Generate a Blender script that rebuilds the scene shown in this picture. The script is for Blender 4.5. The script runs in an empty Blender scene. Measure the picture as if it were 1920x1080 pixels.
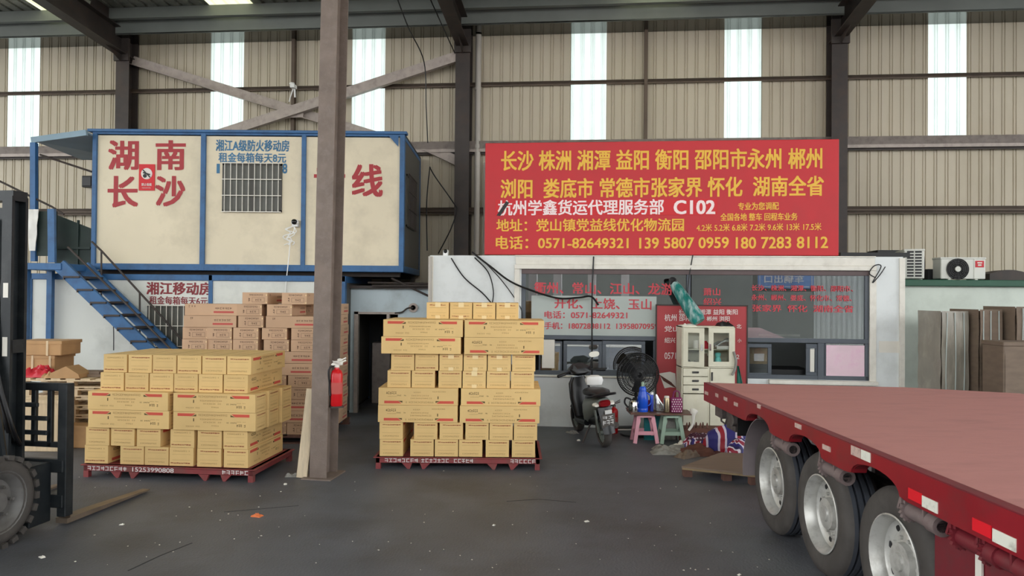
import bpy, bmesh, math, random
from mathutils import Vector, Matrix, Euler
R = math.radians
PI = math.pi
rng = random.Random(11)
sc = bpy.context.scene
col = sc.collection

# ------------------------------------------------------------------ camera
CAM = Vector((0, 0, 2.15))
FOC = 1400.0
CROT = Euler((R(90.6), R(-0.5), 0))
cd = bpy.data.cameras.new('camera')
cd.sensor_width = 36.0
cd.lens = 36.0 * FOC / 1920.0
cd.clip_start = 0.05
cd.clip_end = 300
cam = bpy.data.objects.new('camera', cd)
cam.location = CAM
cam.rotation_euler = CROT
col.objects.link(cam)
sc.camera = cam
CM = CROT.to_matrix()

# ------------------------------------------------------------------ world, exposure
w = bpy.data.worlds.new('sky')
sc.world = w
w.use_nodes = True
nt = w.node_tree
nt.nodes.clear()
out = nt.nodes.new('ShaderNodeOutputWorld')
bg = nt.nodes.new('ShaderNodeBackground')
bg.inputs[1].default_value = 4.6
tc = nt.nodes.new('ShaderNodeTexCoord')
sx = nt.nodes.new('ShaderNodeSeparateXYZ')
rp = nt.nodes.new('ShaderNodeValToRGB')
rp.color_ramp.elements[0].position = 0.0
rp.color_ramp.elements[0].color = (0.95, 0.96, 0.95, 1)
rp.color_ramp.elements[1].position = 1.0
rp.color_ramp.elements[1].color = (0.88, 0.93, 1.0, 1)
nt.links.new(tc.outputs['Generated'], sx.inputs[0])
nt.links.new(sx.outputs[2], rp.inputs[0])
nt.links.new(rp.outputs[0], bg.inputs[0])
nt.links.new(bg.outputs[0], out.inputs[0])
sc.view_settings.view_transform = 'Standard'
sc.view_settings.look = 'None'
sc.view_settings.exposure = -0.1
sc.view_settings.gamma = 1.0
sc.view_settings.use_curve_mapping = False
sc.cycles.max_bounces = 10
sc.cycles.diffuse_bounces = 6
sc.cycles.glossy_bounces = 4
sc.cycles.transparent_max_bounces = 8
sc.cycles.caustics_reflective = False
sc.cycles.caustics_refractive = False
sc.cycles.sample_clamp_indirect = 6.0

# ------------------------------------------------------------------ rays: photo pixel -> point in the place
def ray(px, py):
    d = CM @ Vector(((px - 960) / FOC, (540 - py) / FOC, -1.0))
    return d / d.y
def at(px, py, Y):
    return CAM + ray(px, py) * Y
def onz(px, py, z):
    d = ray(px, py)
    return CAM + d * ((z - CAM.z) / d.z)
class Frame:
    """a place on the ground with a heading; pix() meets the plane y = const of that frame"""
    def __init__(s, loc, rz=0.0):
        s.loc = Vector(loc); s.rz = rz
        s.M = Matrix.Translation(s.loc) @ Matrix.Rotation(rz, 4, 'Z')
        s.I = s.M.inverted()
    def pix(s, px, py, y=0.0):
        o = s.I @ CAM
        d = s.I.to_3x3() @ ray(px, py)
        p = o + d * ((y - o.y) / d.y)
        return p.x, p.z
    def P(s, x, y, z):
        return s.M @ Vector((x, y, z))

# ------------------------------------------------------------------ materials
def lin(c):
    return tuple((v / 255 / 12.92 if v / 255 <= 0.04045 else ((v / 255 + 0.055) / 1.055) ** 2.4) for v in c)
MATS = {}
def mat(name, rgb, rough=0.6, metal=0.0, var=0.12, scale=3.0, dirt=None, dirt_amt=0.0, dscale=1.5, bump=0.0, bscale=60.0, rand=0.0, spec=0.4, stretch=(1, 1, 1), alpha=1.0, trans=0.0):
    m = bpy.data.materials.new(name)
    m.use_nodes = True
    t = m.node_tree; n = t.nodes; L = t.links
    b = n['Principled BSDF']
    c = lin(rgb)
    tc = n.new('ShaderNodeTexCoord')
    mp = n.new('ShaderNodeMapping'); mp.inputs['Scale'].default_value = stretch
    L.new(tc.outputs['Object'], mp.inputs[0])
    nz = n.new('ShaderNodeTexNoise'); nz.inputs['Scale'].default_value = scale; nz.inputs['Detail'].default_value = 5
    L.new(mp.outputs[0], nz.inputs['Vector'])
    r = n.new('ShaderNodeValToRGB')
    r.color_ramp.elements[0].position = 0.3; r.color_ramp.elements[1].position = 0.7
    r.color_ramp.elements[0].color = tuple(max(0, v * (1 - var)) for v in c) + (1,)
    r.color_ramp.elements[1].color = tuple(min(1, v * (1 + var)) for v in c) + (1,)
    L.new(nz.outputs['Fac'], r.inputs[0])
    cur = r.outputs[0]
    if dirt:
        n2 = n.new('ShaderNodeTexNoise'); n2.inputs['Scale'].default_value = dscale; n2.inputs['Detail'].default_value = 8; n2.inputs['Roughness'].default_value = 0.65
        L.new(mp.outputs[0], n2.inputs['Vector'])
        r2 = n.new('ShaderNodeValToRGB')
        r2.color_ramp.elements[0].position = 0.48; r2.color_ramp.elements[1].position = 0.72
        r2.color_ramp.elements[0].color = (0, 0, 0, 1); r2.color_ramp.elements[1].color = (dirt_amt,) * 3 + (1,)
        L.new(n2.outputs['Fac'], r2.inputs[0])
        mx = n.new('ShaderNodeMix'); mx.data_type = 'RGBA'
        L.new(r2.outputs[0], mx.inputs[0]); L.new(cur, mx.inputs[6]); mx.inputs[7].default_value = lin(dirt) + (1,)
        cur = mx.outputs[2]
    if rand:
        oi = n.new('ShaderNodeObjectInfo')
        mr = n.new('ShaderNodeMapRange'); mr.inputs[3].default_value = 1 - rand; mr.inputs[4].default_value = 1 + rand
        L.new(oi.outputs['Random'], mr.inputs[0])
        mu = n.new('ShaderNodeMix'); mu.data_type = 'RGBA'; mu.blend_type = 'MULTIPLY'; mu.inputs[0].default_value = 1
        L.new(cur, mu.inputs[6]); L.new(mr.outputs[0], mu.inputs[7]); cur = mu.outputs[2]
    L.new(cur, b.inputs['Base Color'])
    b.inputs['Roughness'].default_value = rough
    b.inputs['Metallic'].default_value = metal
    b.inputs['Specular IOR Level'].default_value = spec
    if trans: b.inputs['Transmission Weight'].default_value = trans
    if bump:
        n3 = n.new('ShaderNodeTexNoise'); n3.inputs['Scale'].default_value = bscale; n3.inputs['Detail'].default_value = 4
        L.new(mp.outputs[0], n3.inputs['Vector'])
        bp = n.new('ShaderNodeBump'); bp.inputs['Strength'].default_value = bump; bp.inputs['Distance'].default_value = 0.02
        L.new(n3.outputs['Fac'], bp.inputs['Height']); L.new(bp.outputs[0], b.inputs['Normal'])
    MATS[name] = m
    return m
def translucent(name, rgb, k):
    m = bpy.data.materials.new(name); m.use_nodes = True
    t = m.node_tree; t.nodes.clear()
    o = t.nodes.new('ShaderNodeOutputMaterial'); tr = t.nodes.new('ShaderNodeBsdfTranslucent'); df = t.nodes.new('ShaderNodeBsdfDiffuse'); mx = t.nodes.new('ShaderNodeMixShader')
    tc = t.nodes.new('ShaderNodeTexCoord'); nz = t.nodes.new('ShaderNodeTexNoise'); nz.inputs['Scale'].default_value = 2.0
    r = t.nodes.new('ShaderNodeValToRGB'); c = lin(rgb)
    r.color_ramp.elements[0].color = tuple(v * .88 for v in c) + (1,); r.color_ramp.elements[1].color = c + (1,)
    t.links.new(tc.outputs['Object'], nz.inputs['Vector']); t.links.new(nz.outputs['Fac'], r.inputs[0])
    t.links.new(r.outputs[0], tr.inputs[0]); t.links.new(r.outputs[0], df.inputs[0])
    mx.inputs[0].default_value = k
    t.links.new(df.outputs[0], mx.inputs[1]); t.links.new(tr.outputs[0], mx.inputs[2]); t.links.new(mx.outputs[0], o.inputs[0])
    MATS[name] = m; return m
def glass(name, tint, refl, haze=0.0):
    m = bpy.data.materials.new(name); m.use_nodes = True
    t = m.node_tree; t.nodes.clear()
    o = t.nodes.new('ShaderNodeOutputMaterial'); tr = t.nodes.new('ShaderNodeBsdfTransparent'); gl = t.nodes.new('ShaderNodeBsdfGlossy'); mx = t.nodes.new('ShaderNodeMixShader')
    tr.inputs[0].default_value = tuple(tint) + (1,); gl.inputs['Roughness'].default_value = 0.0; gl.inputs[0].default_value = (.9, .95, 1, 1)
    lw = t.nodes.new('ShaderNodeFresnel'); lw.inputs[0].default_value = refl
    t.links.new(lw.outputs[0], mx.inputs[0])
    t.links.new(tr.outputs[0], mx.inputs[1]); t.links.new(gl.outputs[0], mx.inputs[2])
    last = mx.outputs[0]
    if haze:
        df = t.nodes.new('ShaderNodeBsdfDiffuse'); df.inputs[0].default_value = (.35, .37, .37, 1); m2 = t.nodes.new('ShaderNodeMixShader'); m2.inputs[0].default_value = haze
        t.links.new(last, m2.inputs[1]); t.links.new(df.outputs[0], m2.inputs[2]); last = m2.outputs[0]
    t.links.new(last, o.inputs[0])
    MATS[name] = m; return m
def stripes(name, cols, freq, axis=0, rough=0.6, noise=0.0):
    m = bpy.data.materials.new(name); m.use_nodes = True
    t = m.node_tree; n = t.nodes; b = n['Principled BSDF']; b.inputs['Roughness'].default_value = rough
    tc = n.new('ShaderNodeTexCoord'); s = n.new('ShaderNodeSeparateXYZ'); mu = n.new('ShaderNodeMath'); mu.operation = 'MULTIPLY'; mu.inputs[1].default_value = freq
    fr = n.new('ShaderNodeMath'); fr.operation = 'FRACT'; r = n.new('ShaderNodeValToRGB'); r.color_ramp.interpolation = 'CONSTANT'
    if noise:
        nz = n.new('ShaderNodeTexNoise'); nz.inputs['Scale'].default_value = 4.0; ad = n.new('ShaderNodeVectorMath'); ad.operation = 'MULTIPLY_ADD'; ad.inputs[1].default_value = (noise,) * 3
        t.links.new(tc.outputs['Object'], nz.inputs['Vector']); t.links.new(nz.outputs['Color'], ad.inputs[0]); t.links.new(tc.outputs['Object'], ad.inputs[2]); t.links.new(ad.outputs[0], s.inputs[0])
    else: t.links.new(tc.outputs['Object'], s.inputs[0])
    t.links.new(s.outputs[axis], mu.inputs[0]); t.links.new(mu.outputs[0], fr.inputs[0]); t.links.new(fr.outputs[0], r.inputs[0])
    e = r.color_ramp.elements
    while len(e) < len(cols): e.new(0.5)
    pos = 0.0
    for k, (p, c) in enumerate(cols):
        e[k].position = p; e[k].color = lin(c) + (1,)
    t.links.new(r.outputs[0], b.inputs['Base Color'])
    MATS[name] = m; return m

# ------------------------------------------------------------------ mesh builder
def noise3(x, y, z, s=0):
    from mathutils import noise
    return noise.noise(Vector((x + s * 13.1, y + s * 7.7, z + s * 3.3)))
class MB:
    def __init__(s):
        s.v = []; s.f = []; s.m = []; s.s = []
    def add(s, vs, fs, m=0, smooth=False, T=None):
        o = len(s.v)
        for p in vs:
            p = Vector(p)
            s.v.append(T @ p if T is not None else p)
        for f in fs:
            s.f.append([o + i for i in f]); s.m.append(m); s.s.append(smooth)
        return s
    def box(s, c, d, m=0, T=None, rot=None):
        hx, hy, hz = d[0] / 2, d[1] / 2, d[2] / 2
        vs = [Vector((x, y, z)) for x in (-hx, hx) for y in (-hy, hy) for z in (-hz, hz)]
        if rot is not None: vs = [rot @ p for p in vs]
        vs = [p + Vector(c) for p in vs]
        return s.add(vs, [(0, 1, 3, 2), (4, 6, 7, 5), (0, 4, 5, 1), (2, 3, 7, 6), (0, 2, 6, 4), (1, 5, 7, 3)], m, False, T)
    def bx(s, x0, x1, y0, y1, z0, z1, m=0, T=None):
        return s.box(((x0 + x1) / 2, (y0 + y1) / 2, (z0 + z1) / 2), (abs(x1 - x0), abs(y1 - y0), abs(z1 - z0)), m, T)
    def bar(s, p, q, w, h, m=0, up=(0, 0, 1), T=None):
        p, q = Vector(p), Vector(q); d = (q - p); L = d.length; d.normalize()
        u = Vector(up)
        if abs(d.dot(u)) > 0.98: u = Vector((0, 1, 0))
        x = d.cross(u).normalized(); z = x.cross(d).normalized()
        rot = Matrix((x, d, z)).transposed()
        return s.box((p + q) / 2, (w, L, h), m, T, rot)
    def prof(s, poly, p, q, m=0, up=(0, 0, 1), T=None, smooth=False):
        """extrude a 2-D outline (side, up) from p to q"""
        p, q = Vector(p), Vector(q); d = (q - p).normalized(); u = Vector(up)
        if abs(d.dot(u)) > 0.98: u = Vector((0, 1, 0))
        x = d.cross(u).normalized(); z = x.cross(d).normalized()
        n = len(poly)
        vs = [p + x * a + z * b for a, b in poly] + [q + x * a + z * b for a, b in poly]
        fs = [tuple(range(n))[::-1], tuple(range(n, 2 * n))] + [(i, (i + 1) % n, n + (i + 1) % n, n + i) for i in range(n)]
        return s.add(vs, fs, m, smooth, T)
    def tube(s, pts, r, n=8, m=0, T=None, closed=False, cap=True):
        pts = [Vector(p) for p in pts]; N = len(pts)
        rs = r if isinstance(r, (list, tuple)) else [r] * N
        vs = []; u = None
        for i, p in enumerate(pts):
            if closed: d = pts[(i + 1) % N] - pts[i - 1]
            else: d = pts[min(i + 1, N - 1)] - pts[max(i - 1, 0)]
            d.normalize()
            if u is None:
                u = d.orthogonal().normalized()
            u = (u - d * u.dot(d)).normalized()
            v = d.cross(u)
            for k in range(n):
                a = 2 * PI * k / n
                vs.append(p + (u * math.cos(a) + v * math.sin(a)) * rs[i])
        fs = []
        for i in range(N if closed else N - 1):
            j = (i + 1) % N
            for k in range(n):
                fs.append((i * n + k, i * n + (k + 1) % n, j * n + (k + 1) % n, j * n + k))
        if cap and not closed:
            fs.append(tuple(range(n))[::-1]); fs.append(tuple((N - 1) * n + k for k in range(n)))
        return s.add(vs, fs, m, True, T)
    def lathe(s, prof, n=24, m=0, T=None, smooth=True, axis='Z', cap=True):
        """prof: list of (radius, height)"""
        vs = []; N = len(prof)
        if N == 2 and prof[0][1] == prof[1][1]: cap = False
        for r_, h in prof:
            for k in range(n):
                a = 2 * PI * k / n
                c, d = r_ * math.cos(a), r_ * math.sin(a)
                vs.append((c, d, h) if axis == 'Z' else ((h, c, d) if axis == 'X' else (c, h, d)))
        fs = []
        for i in range(N - 1):
            for k in range(n):
                fs.append((i * n + k, i * n + (k + 1) % n, (i + 1) * n + (k + 1) % n, (i + 1) * n + k))
        if cap and prof[0][0] > 1e-6: fs.append(tuple(range(n))[::-1])
        if cap and prof[-1][0] > 1e-6: fs.append(tuple((N - 1) * n + k for k in range(n)))
        return s.add(vs, fs, m, smooth, T)
    def loft(s, rings, m=0, T=None, smooth=True):
        n = len(rings[0]); vs = [p for r_ in rings for p in r_]; fs = []
        for i in range(len(rings) - 1):
            for k in range(n):
                fs.append((i * n + k, i * n + (k + 1) % n, (i + 1) * n + (k + 1) % n, (i + 1) * n + k))
        fs.append(tuple(range(n))[::-1]); fs.append(tuple((len(rings) - 1) * n + k for k in range(n)))
        return s.add(vs, fs, m, smooth, T)
    def quad(s, x0, x1, z0, z1, y, m=0, T=None):
        return s.add([(x0, y, z0), (x1, y, z0), (x1, y, z1), (x0, y, z1)], [(0, 1, 2, 3)], m, False, T)
    def sheet(s, nx, ny, fn, th, m=0, T=None, smooth=True):
        """a solid sheet: fn(i/nx, j/ny) gives its top surface, th its thickness"""
        vs = []; W = ny + 1
        for dz in (0, 1):
            for i in range(nx + 1):
                for j in range(ny + 1):
                    p = Vector(fn(i / nx, j / ny)); vs.append(p - Vector(th) * dz)
        o = (nx + 1) * W; fs = []
        for i in range(nx):
            for j in range(ny):
                a = i * W + j
                fs.append((a, a + W, a + W + 1, a + 1)); fs.append((o + a, o + a + 1, o + a + W + 1, o + a + W))
        for i in range(nx):
            a = i * W; fs.append((a, o + a, o + a + W, a + W)); a += ny; fs.append((a, a + W, o + a + W, o + a))
        for j in range(ny):
            a = j; fs.append((a, a + 1, o + a + 1, o + a)); a = nx * W + j; fs.append((a, o + a, o + a + 1, a + 1))
        return s.add(vs, fs, m, smooth, T)
    def build(s, name, mats, parent=None, bev=0.0, seg=1, sub=0, recalc=True):
        me = bpy.data.meshes.new(name)
        me.from_pydata([tuple(p) for p in s.v], [], s.f)
        for m in (mats if isinstance(mats, (list, tuple)) else [mats]):
            me.materials.append(MATS[m] if isinstance(m, str) else m)
        me.polygons.foreach_set('material_index', s.m)
        me.polygons.foreach_set('use_smooth', s.s)
        if recalc:
            b = bmesh.new(); b.from_mesh(me); bmesh.ops.recalc_face_normals(b, faces=b.faces); b.to_mesh(me); b.free()
        if any(s.s):
            try: me.set_sharp_from_angle(angle=R(40))
            except Exception: pass
        me.update()
        o = bpy.data.objects.new(name, me)
        col.objects.link(o)
        if parent is not None: o.parent = parent
        if bev:
            md = o.modifiers.new('bevel', 'BEVEL'); md.width = bev; md.segments = seg; md.limit_method = 'ANGLE'; md.angle_limit = R(50)
        if sub:
            md = o.modifiers.new('sub', 'SUBSURF'); md.levels = sub; md.render_levels = sub
        return o
def ring(c, rx, ry, n=16, p=2.0, ax='Z'):
    o = []
    for k in range(n):
        a = 2 * PI * k / n; ca, sa = math.cos(a), math.sin(a)
        x = rx * math.copysign(abs(ca) ** (2 / p), ca); y = ry * math.copysign(abs(sa) ** (2 / p), sa)
        v = Vector((x, y, 0)) if ax == 'Z' else (Vector((x, 0, y)) if ax == 'Y' else Vector((0, x, y)))
        o.append(Vector(c) + v)
    return o
def bez(pts, n=10):
    """smooth polyline through points"""
    P = [Vector(p) for p in pts]; o = []
    for i in range(len(P) - 1):
        p0 = P[max(i - 1, 0)]; p1 = P[i]; p2 = P[i + 1]; p3 = P[min(i + 2, len(P) - 1)]
        for k in range(n):
            t = k / n
            o.append(0.5 * ((2 * p1) + (p2 - p0) * t + (2 * p0 - 5 * p1 + 4 * p2 - p3) * t * t + (3 * p1 - p0 - 3 * p2 + p3) * t ** 3))
    o.append(P[-1]); return o
def tag(o, label=None, cat=None, group=None, kind=None):
    if label: o['label'] = label
    if cat: o['category'] = cat
    if group: o['group'] = group
    if kind: o['kind'] = kind
    return o
def thing(name, label, cat, loc=(0, 0, 0), rz=0.0, group=None):
    o = bpy.data.objects.new(name, None); col.objects.link(o)
    o.location = loc; o.rotation_euler = (0, 0, rz); o.empty_display_size = 0.2
    return tag(o, label, cat, group)
def place(o, loc, rz=0.0):
    o.location = loc; o.rotation_euler = (0, 0, rz); return o
def struct(o, loc=None, rz=0.0):
    o['kind'] = 'structure'
    if loc is not None: place(o, loc, rz)
    return o
def dup(o, parent=None):
    c = o.copy(); col.objects.link(c)
    if parent is not None: c.parent = parent
    for ch in list(o.children): dup(ch, c)
    return c

# ------------------------------------------------------------------ writing
def text_pts(body, bold=0.0):
    c = bpy.data.curves.new('writing', 'FONT'); c.body = body; c.offset = bold; c.resolution_u = 3
    o = bpy.data.objects.new('writing', c); col.objects.link(o)
    dg = bpy.context.evaluated_depsgraph_get()
    me = bpy.data.meshes.new_from_object(o.evaluated_get(dg))
    vs = [v.co.copy() for v in me.vertices]; fs = [tuple(p.vertices) for p in me.polygons]
    bpy.data.objects.remove(o); bpy.data.curves.remove(c); bpy.data.meshes.remove(me)
    return vs, fs
def write(mb, body, x0, x1, z0, z1, y, bold=0.0, m=0, tilt=0.0, mirror=False):
    """flat letters fitted to the box x0..x1, z0..z1 of the plane y; tilt lifts the right end; bold thickens the strokes"""
    vs, fs = text_pts(body, 0.0)
    ax = min(v.x for v in vs); bx = max(v.x for v in vs); ay = min(v.y for v in vs); by = max(v.y for v in vs)
    kx = (x1 - x0) / (bx - ax); kz = (z1 - z0) / (by - ay)
    offs = [(0, 0)] if bold <= 0 else [(bold * c, bold * s) for c, s in ((-1, -.6), (1, -.6), (-1, .6), (1, .6), (0, 0))]
    for i, (ox, oz) in enumerate(offs):
        P = []
        for v in vs:
            u = (v.x - ax) / (bx - ax)
            P.append((x0 + (v.x - ax + ox) * kx, y - .0002 * i, z0 + (v.y - ay + oz) * kz + tilt * u))
        mb.add(P, fs, m)
def write_px(mb, fr, body, px0, px1, py0, py1, y, bold=0.0, m=0, tilt_px=0.0):
    """the same, the box given where it stands in the photo (top y0, bottom y1; tilt_px = how far the right end sits lower)"""
    xa, za = fr.pix(px0, py1, y); xb, zb = fr.pix(px1, py1 + tilt_px, y); _, zt = fr.pix(px0, py0, y)
    write(mb, body, xa, xb, za, zt, y, bold, m, zb - za)
def letter(parent, mname, mats, lines, fr, y, name='lettering'):
    """one part per written line"""
    for ln in lines:
        m = MB(); body, a, b, c, d = ln[:5]; tp = ln[5] if len(ln) > 5 else 0; bo = ln[6] if len(ln) > 6 else .02
        write_px(m, fr, body, a, b, c, d, y, bo, 0, tp); m.build(name, mats, parent)
def glyphs(mb, x0, x1, z0, z1, y, n, m, seed, T=None, fill=0.7):
    """a row of small printed marks too small to read"""
    g = random.Random(seed); w_ = (x1 - x0) / n; h = z1 - z0
    for i in range(n):
        if g.random() > fill + 0.25: continue
        a = x0 + i * w_; b = a + w_ * 0.78; t = h * 0.2
        q = z0 + h * g.choice((.8, .62)); mb.quad(a, b, q, q + t, y, m, T)
        q = z0 + h * g.choice((.0, .3)); mb.quad(a, b, q, q + t * .8, y, m, T)
        k = a + (b - a) * g.choice((.1, .4, .7)); mb.quad(k, k + w_ * .16, z0, z1, y, m, T)

# ------------------------------------------------------------------ materials of the place
mat('wall_sheet', (190, 180, 160), .55, var=.06, scale=.8, dirt=(150, 135, 110), dirt_amt=.35, dscale=.7, stretch=(1, 1, .35))
mat('roof_sheet', (120, 120, 112), .5, metal=.0, var=.15, scale=1.5, dirt=(70, 70, 66), dirt_amt=.5, dscale=3)
mat('foil', (165, 165, 155), .28, metal=.6, var=.2, scale=9, bump=.8, bscale=14, stretch=(1, 3, 1))
mat('soffit_gloss', (84, 86, 82), .14, metal=1.0, var=.05, scale=2)
mat('pallet_dark', (104, 74, 64), .75, var=.2, scale=4, stretch=(6, 1, 1))
mat('window_dim', (84, 84, 78), .4, var=.15, scale=3)
mat('gutter_grey', (120, 124, 120), .6, var=.08, scale=2)
mat('steel_dark', (58, 51, 48), .55, var=.18, scale=3, dirt=(78, 60, 50), dirt_amt=.5, dscale=4)
mat('steel_girt', (92, 78, 66), .6, var=.15, scale=3)
mat('steel_light', (172, 160, 152), .5, var=.1, scale=6, dirt=(120, 108, 100), dirt_amt=.5, dscale=9)
mat('pvc_pipe', (178, 172, 164), .45, var=.06)
mat('pillar_paint', (122, 108, 99), .6, var=.14, scale=5, dirt=(140, 128, 122), dirt_amt=.45, dscale=12, bump=.2, bscale=70)
mat('concrete', (93, 95, 101), .5, var=.16, scale=1.2, dirt=(66, 64, 62), dirt_amt=.7, dscale=.8, bump=.25, bscale=45, spec=.35)
mat('office_paint', (222, 226, 226), .5, var=.04, scale=1.2, dirt=(170, 172, 168), dirt_amt=.35, dscale=2.2)
mat('annex_paint', (200, 208, 198), .55, var=.04, scale=1.0, dirt=(150, 156, 146), dirt_amt=.35, dscale=1.8)
mat('hall_paint', (188, 202, 208), .55, var=.05, scale=1.5, dirt=(140, 146, 146), dirt_amt=.5, dscale=2)
mat('trim_white', (226, 222, 212), .4, var=.05, scale=3, dirt=(176, 168, 156), dirt_amt=.35, dscale=5)
mat('alu_grey', (86, 92, 100), .4, metal=.1, var=.06, scale=4)
mat('alu_brown', (92, 76, 76), .45, var=.1, scale=4)
mat('room_grey', (150, 152, 150), .8, var=.05)
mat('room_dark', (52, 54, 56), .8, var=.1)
mat('green_fascia', (44, 84, 66), .5, var=.1, scale=3)
mat('container_panel', (222, 210, 184), .45, var=.04, scale=1.0, dirt=(168, 158, 138), dirt_amt=.4, dscale=1.4)
mat('container_low', (216, 218, 212), .5, var=.04, scale=1.0, dirt=(160, 162, 156), dirt_amt=.45, dscale=1.4)
mat('container_side', (84, 82, 78), .6, var=.08, scale=2, dirt=(64, 62, 60), dirt_amt=.5, dscale=2)
mat('blue_frame', (52, 98, 146), .45, var=.12, scale=3, dirt=(40, 66, 98), dirt_amt=.6, dscale=5)
mat('blue_pale', (132, 156, 172), .5, var=.1, scale=2)
mat('red_letter', (168, 52, 58), .55, var=.08, scale=5)
mat('dark_red_letter', (132, 46, 52), .55, var=.08, scale=5)
mat('blue_letter', (58, 112, 150), .55, var=.2, scale=3)
mat('sign_red', (196, 40, 48), .5, var=.05, scale=1.5, dirt=(170, 46, 50), dirt_amt=.5, dscale=.8)
mat('strip_red', (204, 14, 28), .45, var=.03)
mat('sign_yellow', (236, 186, 66), .5, var=.05)
mat('sign_white', (246, 226, 226), .5, var=.02)
mat('glass_letter', (196, 66, 76), .5, var=.05)
mat('banner_red', (170, 62, 66), .55, var=.08, scale=2)
mat('black', (22, 22, 24), .45, var=.2, scale=6)
mat('black_gloss', (16, 16, 18), .2, var=.1)
mat('rubber', (70, 66, 63), .75, var=.15, scale=6, dirt=(92, 88, 84), dirt_amt=.5, dscale=5)
mat('tyre_tread', (66, 70, 78), .7, var=.15, scale=8, dirt=(84, 84, 88), dirt_amt=.4, dscale=6)
mat('rim_silver', (196, 195, 190), .38, metal=.35, var=.08, scale=5, dirt=(110, 104, 96), dirt_amt=.6, dscale=7)
mat('forklift_dark', (32, 36, 39), .4, metal=.2, var=.15, scale=4, dirt=(70, 72, 72), dirt_amt=.4, dscale=5)
mat('fork_steel', (126, 112, 98), .45, metal=.5, var=.2, scale=5)
mat('truck_deck', (186, 128, 124), .62, var=.1, scale=2.2, dirt=(146, 100, 98), dirt_amt=.6, dscale=2.2, stretch=(.5, 1.6, 1), bump=.12, bscale=50)
mat('truck_red', (134, 18, 32), .4, var=.14, scale=3, dirt=(112, 46, 48), dirt_amt=.7, dscale=4)
mat('truck_dark_red', (112, 32, 42), .5, var=.12, scale=3, dirt=(84, 60, 60), dirt_amt=.5, dscale=5)
mat('chassis', (76, 68, 66), .7, var=.25, scale=7, dirt=(128, 120, 114), dirt_amt=.5, dscale=8)
mat('rim_grey', (104, 102, 100), .5, var=.15, scale=5, dirt=(70, 66, 62), dirt_amt=.6, dscale=6)
mat('reflector_dirty', (196, 170, 160), .5, var=.1, dirt=(120, 90, 86), dirt_amt=.9, dscale=20)
mat('winch_grey', (120, 106, 104), .65, var=.2, scale=9, dirt=(80, 60, 58), dirt_amt=.6, dscale=9)
mat('reflector_red', (222, 30, 44), .3, var=.06)
mat('reflector_white', (226, 226, 214), .3, var=.06, dirt=(120, 110, 100), dirt_amt=.8, dscale=14)
mat('carton_yellow', (220, 186, 126), .7, var=.04, scale=4, rand=.05)
mat('print_red', (204, 84, 68), .7, var=.05)
mat('print_dark', (96, 76, 44), .7, var=.1)
mat('print_faint', (166, 132, 82), .7, var=.08)
mat('print_rust', (146, 76, 48), .7, var=.2, scale=30)
mat('tape', (238, 214, 164), .25, var=.03)
mat('carton_brown', (196, 162, 132), .7, var=.05, scale=4, rand=.06)
mat('print_ink', (86, 62, 50), .7, var=.1)
mat('print_red_pale', (186, 84, 78), .7, var=.05)
mat('carton_old', (178, 140, 98), .7, var=.1, scale=5, rand=.06)
mat('carton_flat', (116, 100, 86), .7, var=.1, scale=6, stretch=(1, 1, 3))
mat('film_wrap', (140, 134, 122), .3, var=.12, scale=5, dirt=(190, 180, 166), dirt_amt=.4, dscale=6, stretch=(3, 1, .6), spec=.6)
mat('pallet_red', (134, 58, 60), .6, var=.15, scale=4, dirt=(110, 84, 74), dirt_amt=.6, dscale=5)
mat('paint_white', (226, 218, 214), .6, var=.05)
mat('wood_pale', (206, 184, 152), .7, var=.12, scale=4, stretch=(6, 1, 1), rand=.06)
mat('wood_leaning', (214, 196, 168), .75, var=.12, scale=5, stretch=(5, 5, .6), dirt=(150, 124, 96), dirt_amt=.5, dscale=3)
mat('plywood', (128, 110, 96), .7, var=.14, scale=3, stretch=(.5, 5, 1), dirt=(112, 92, 78), dirt_amt=.5, dscale=3)
mat('plywood_edge', (140, 120, 90), .7, var=.15, scale=8)
mat('table_wood', (104, 76, 66), .5, var=.15, scale=4)
mat('extinguisher_red', (196, 22, 30), .3, var=.05)
mat('cabinet_cream', (216, 212, 192), .4, var=.03, dirt=(176, 168, 144), dirt_amt=.35, dscale=4)
mat('cabinet_inside', (120, 116, 108), .6, var=.05)
mat('chrome', (210, 210, 208), .15, metal=1, var=.03)
mat('pink_plastic', (222, 160, 172), .35, var=.04)
mat('green_plastic', (150, 172, 154), .35, var=.04)
mat('thermos_blue', (30, 82, 200), .25, var=.05)
mat('bottle_navy', (40, 58, 150), .25, metal=.3, var=.05)
mat('thermos_steel', (150, 138, 112), .25, metal=.8, var=.08)
mat('teal', (24, 112, 116), .4, var=.1)
mat('teal_wrap', (16, 112, 106), .35, var=.35, scale=7, dirt=(216, 226, 226), dirt_amt=.8, dscale=5, stretch=(2, 2, .4))
mat('tarp_green', (28, 96, 84), .5, var=.12, scale=4)
mat('magenta', (120, 30, 84), .6, var=.05)
mat('white_plastic', (232, 232, 230), .35, var=.03)
mat('ac_white', (214, 214, 206), .45, var=.03)
mat('ac_red', (196, 30, 44), .4, var=.03)
mat('grey_scrap', (142, 140, 134), .7, var=.2, scale=8, dirt=(70, 66, 62), dirt_amt=.7, dscale=7)
mat('brown_scrap', (96, 60, 50), .7, var=.2, scale=8)
mat('paper', (226, 222, 212), .7, var=.05)
mat('film_grey', (176, 184, 180), .6, var=.04)
mat('paper_pink', (236, 206, 218), .6, var=.1, scale=3, dirt=(214, 150, 190), dirt_amt=.6, dscale=3)
mat('bag_red', (186, 30, 48), .4, var=.15)
mat('scooter_black', (15, 16, 19), .3, var=.1)
mat('scooter_grey', (118, 124, 118), .35, metal=.2, var=.06)
mat('tail_red', (120, 20, 26), .2, var=.05)
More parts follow.
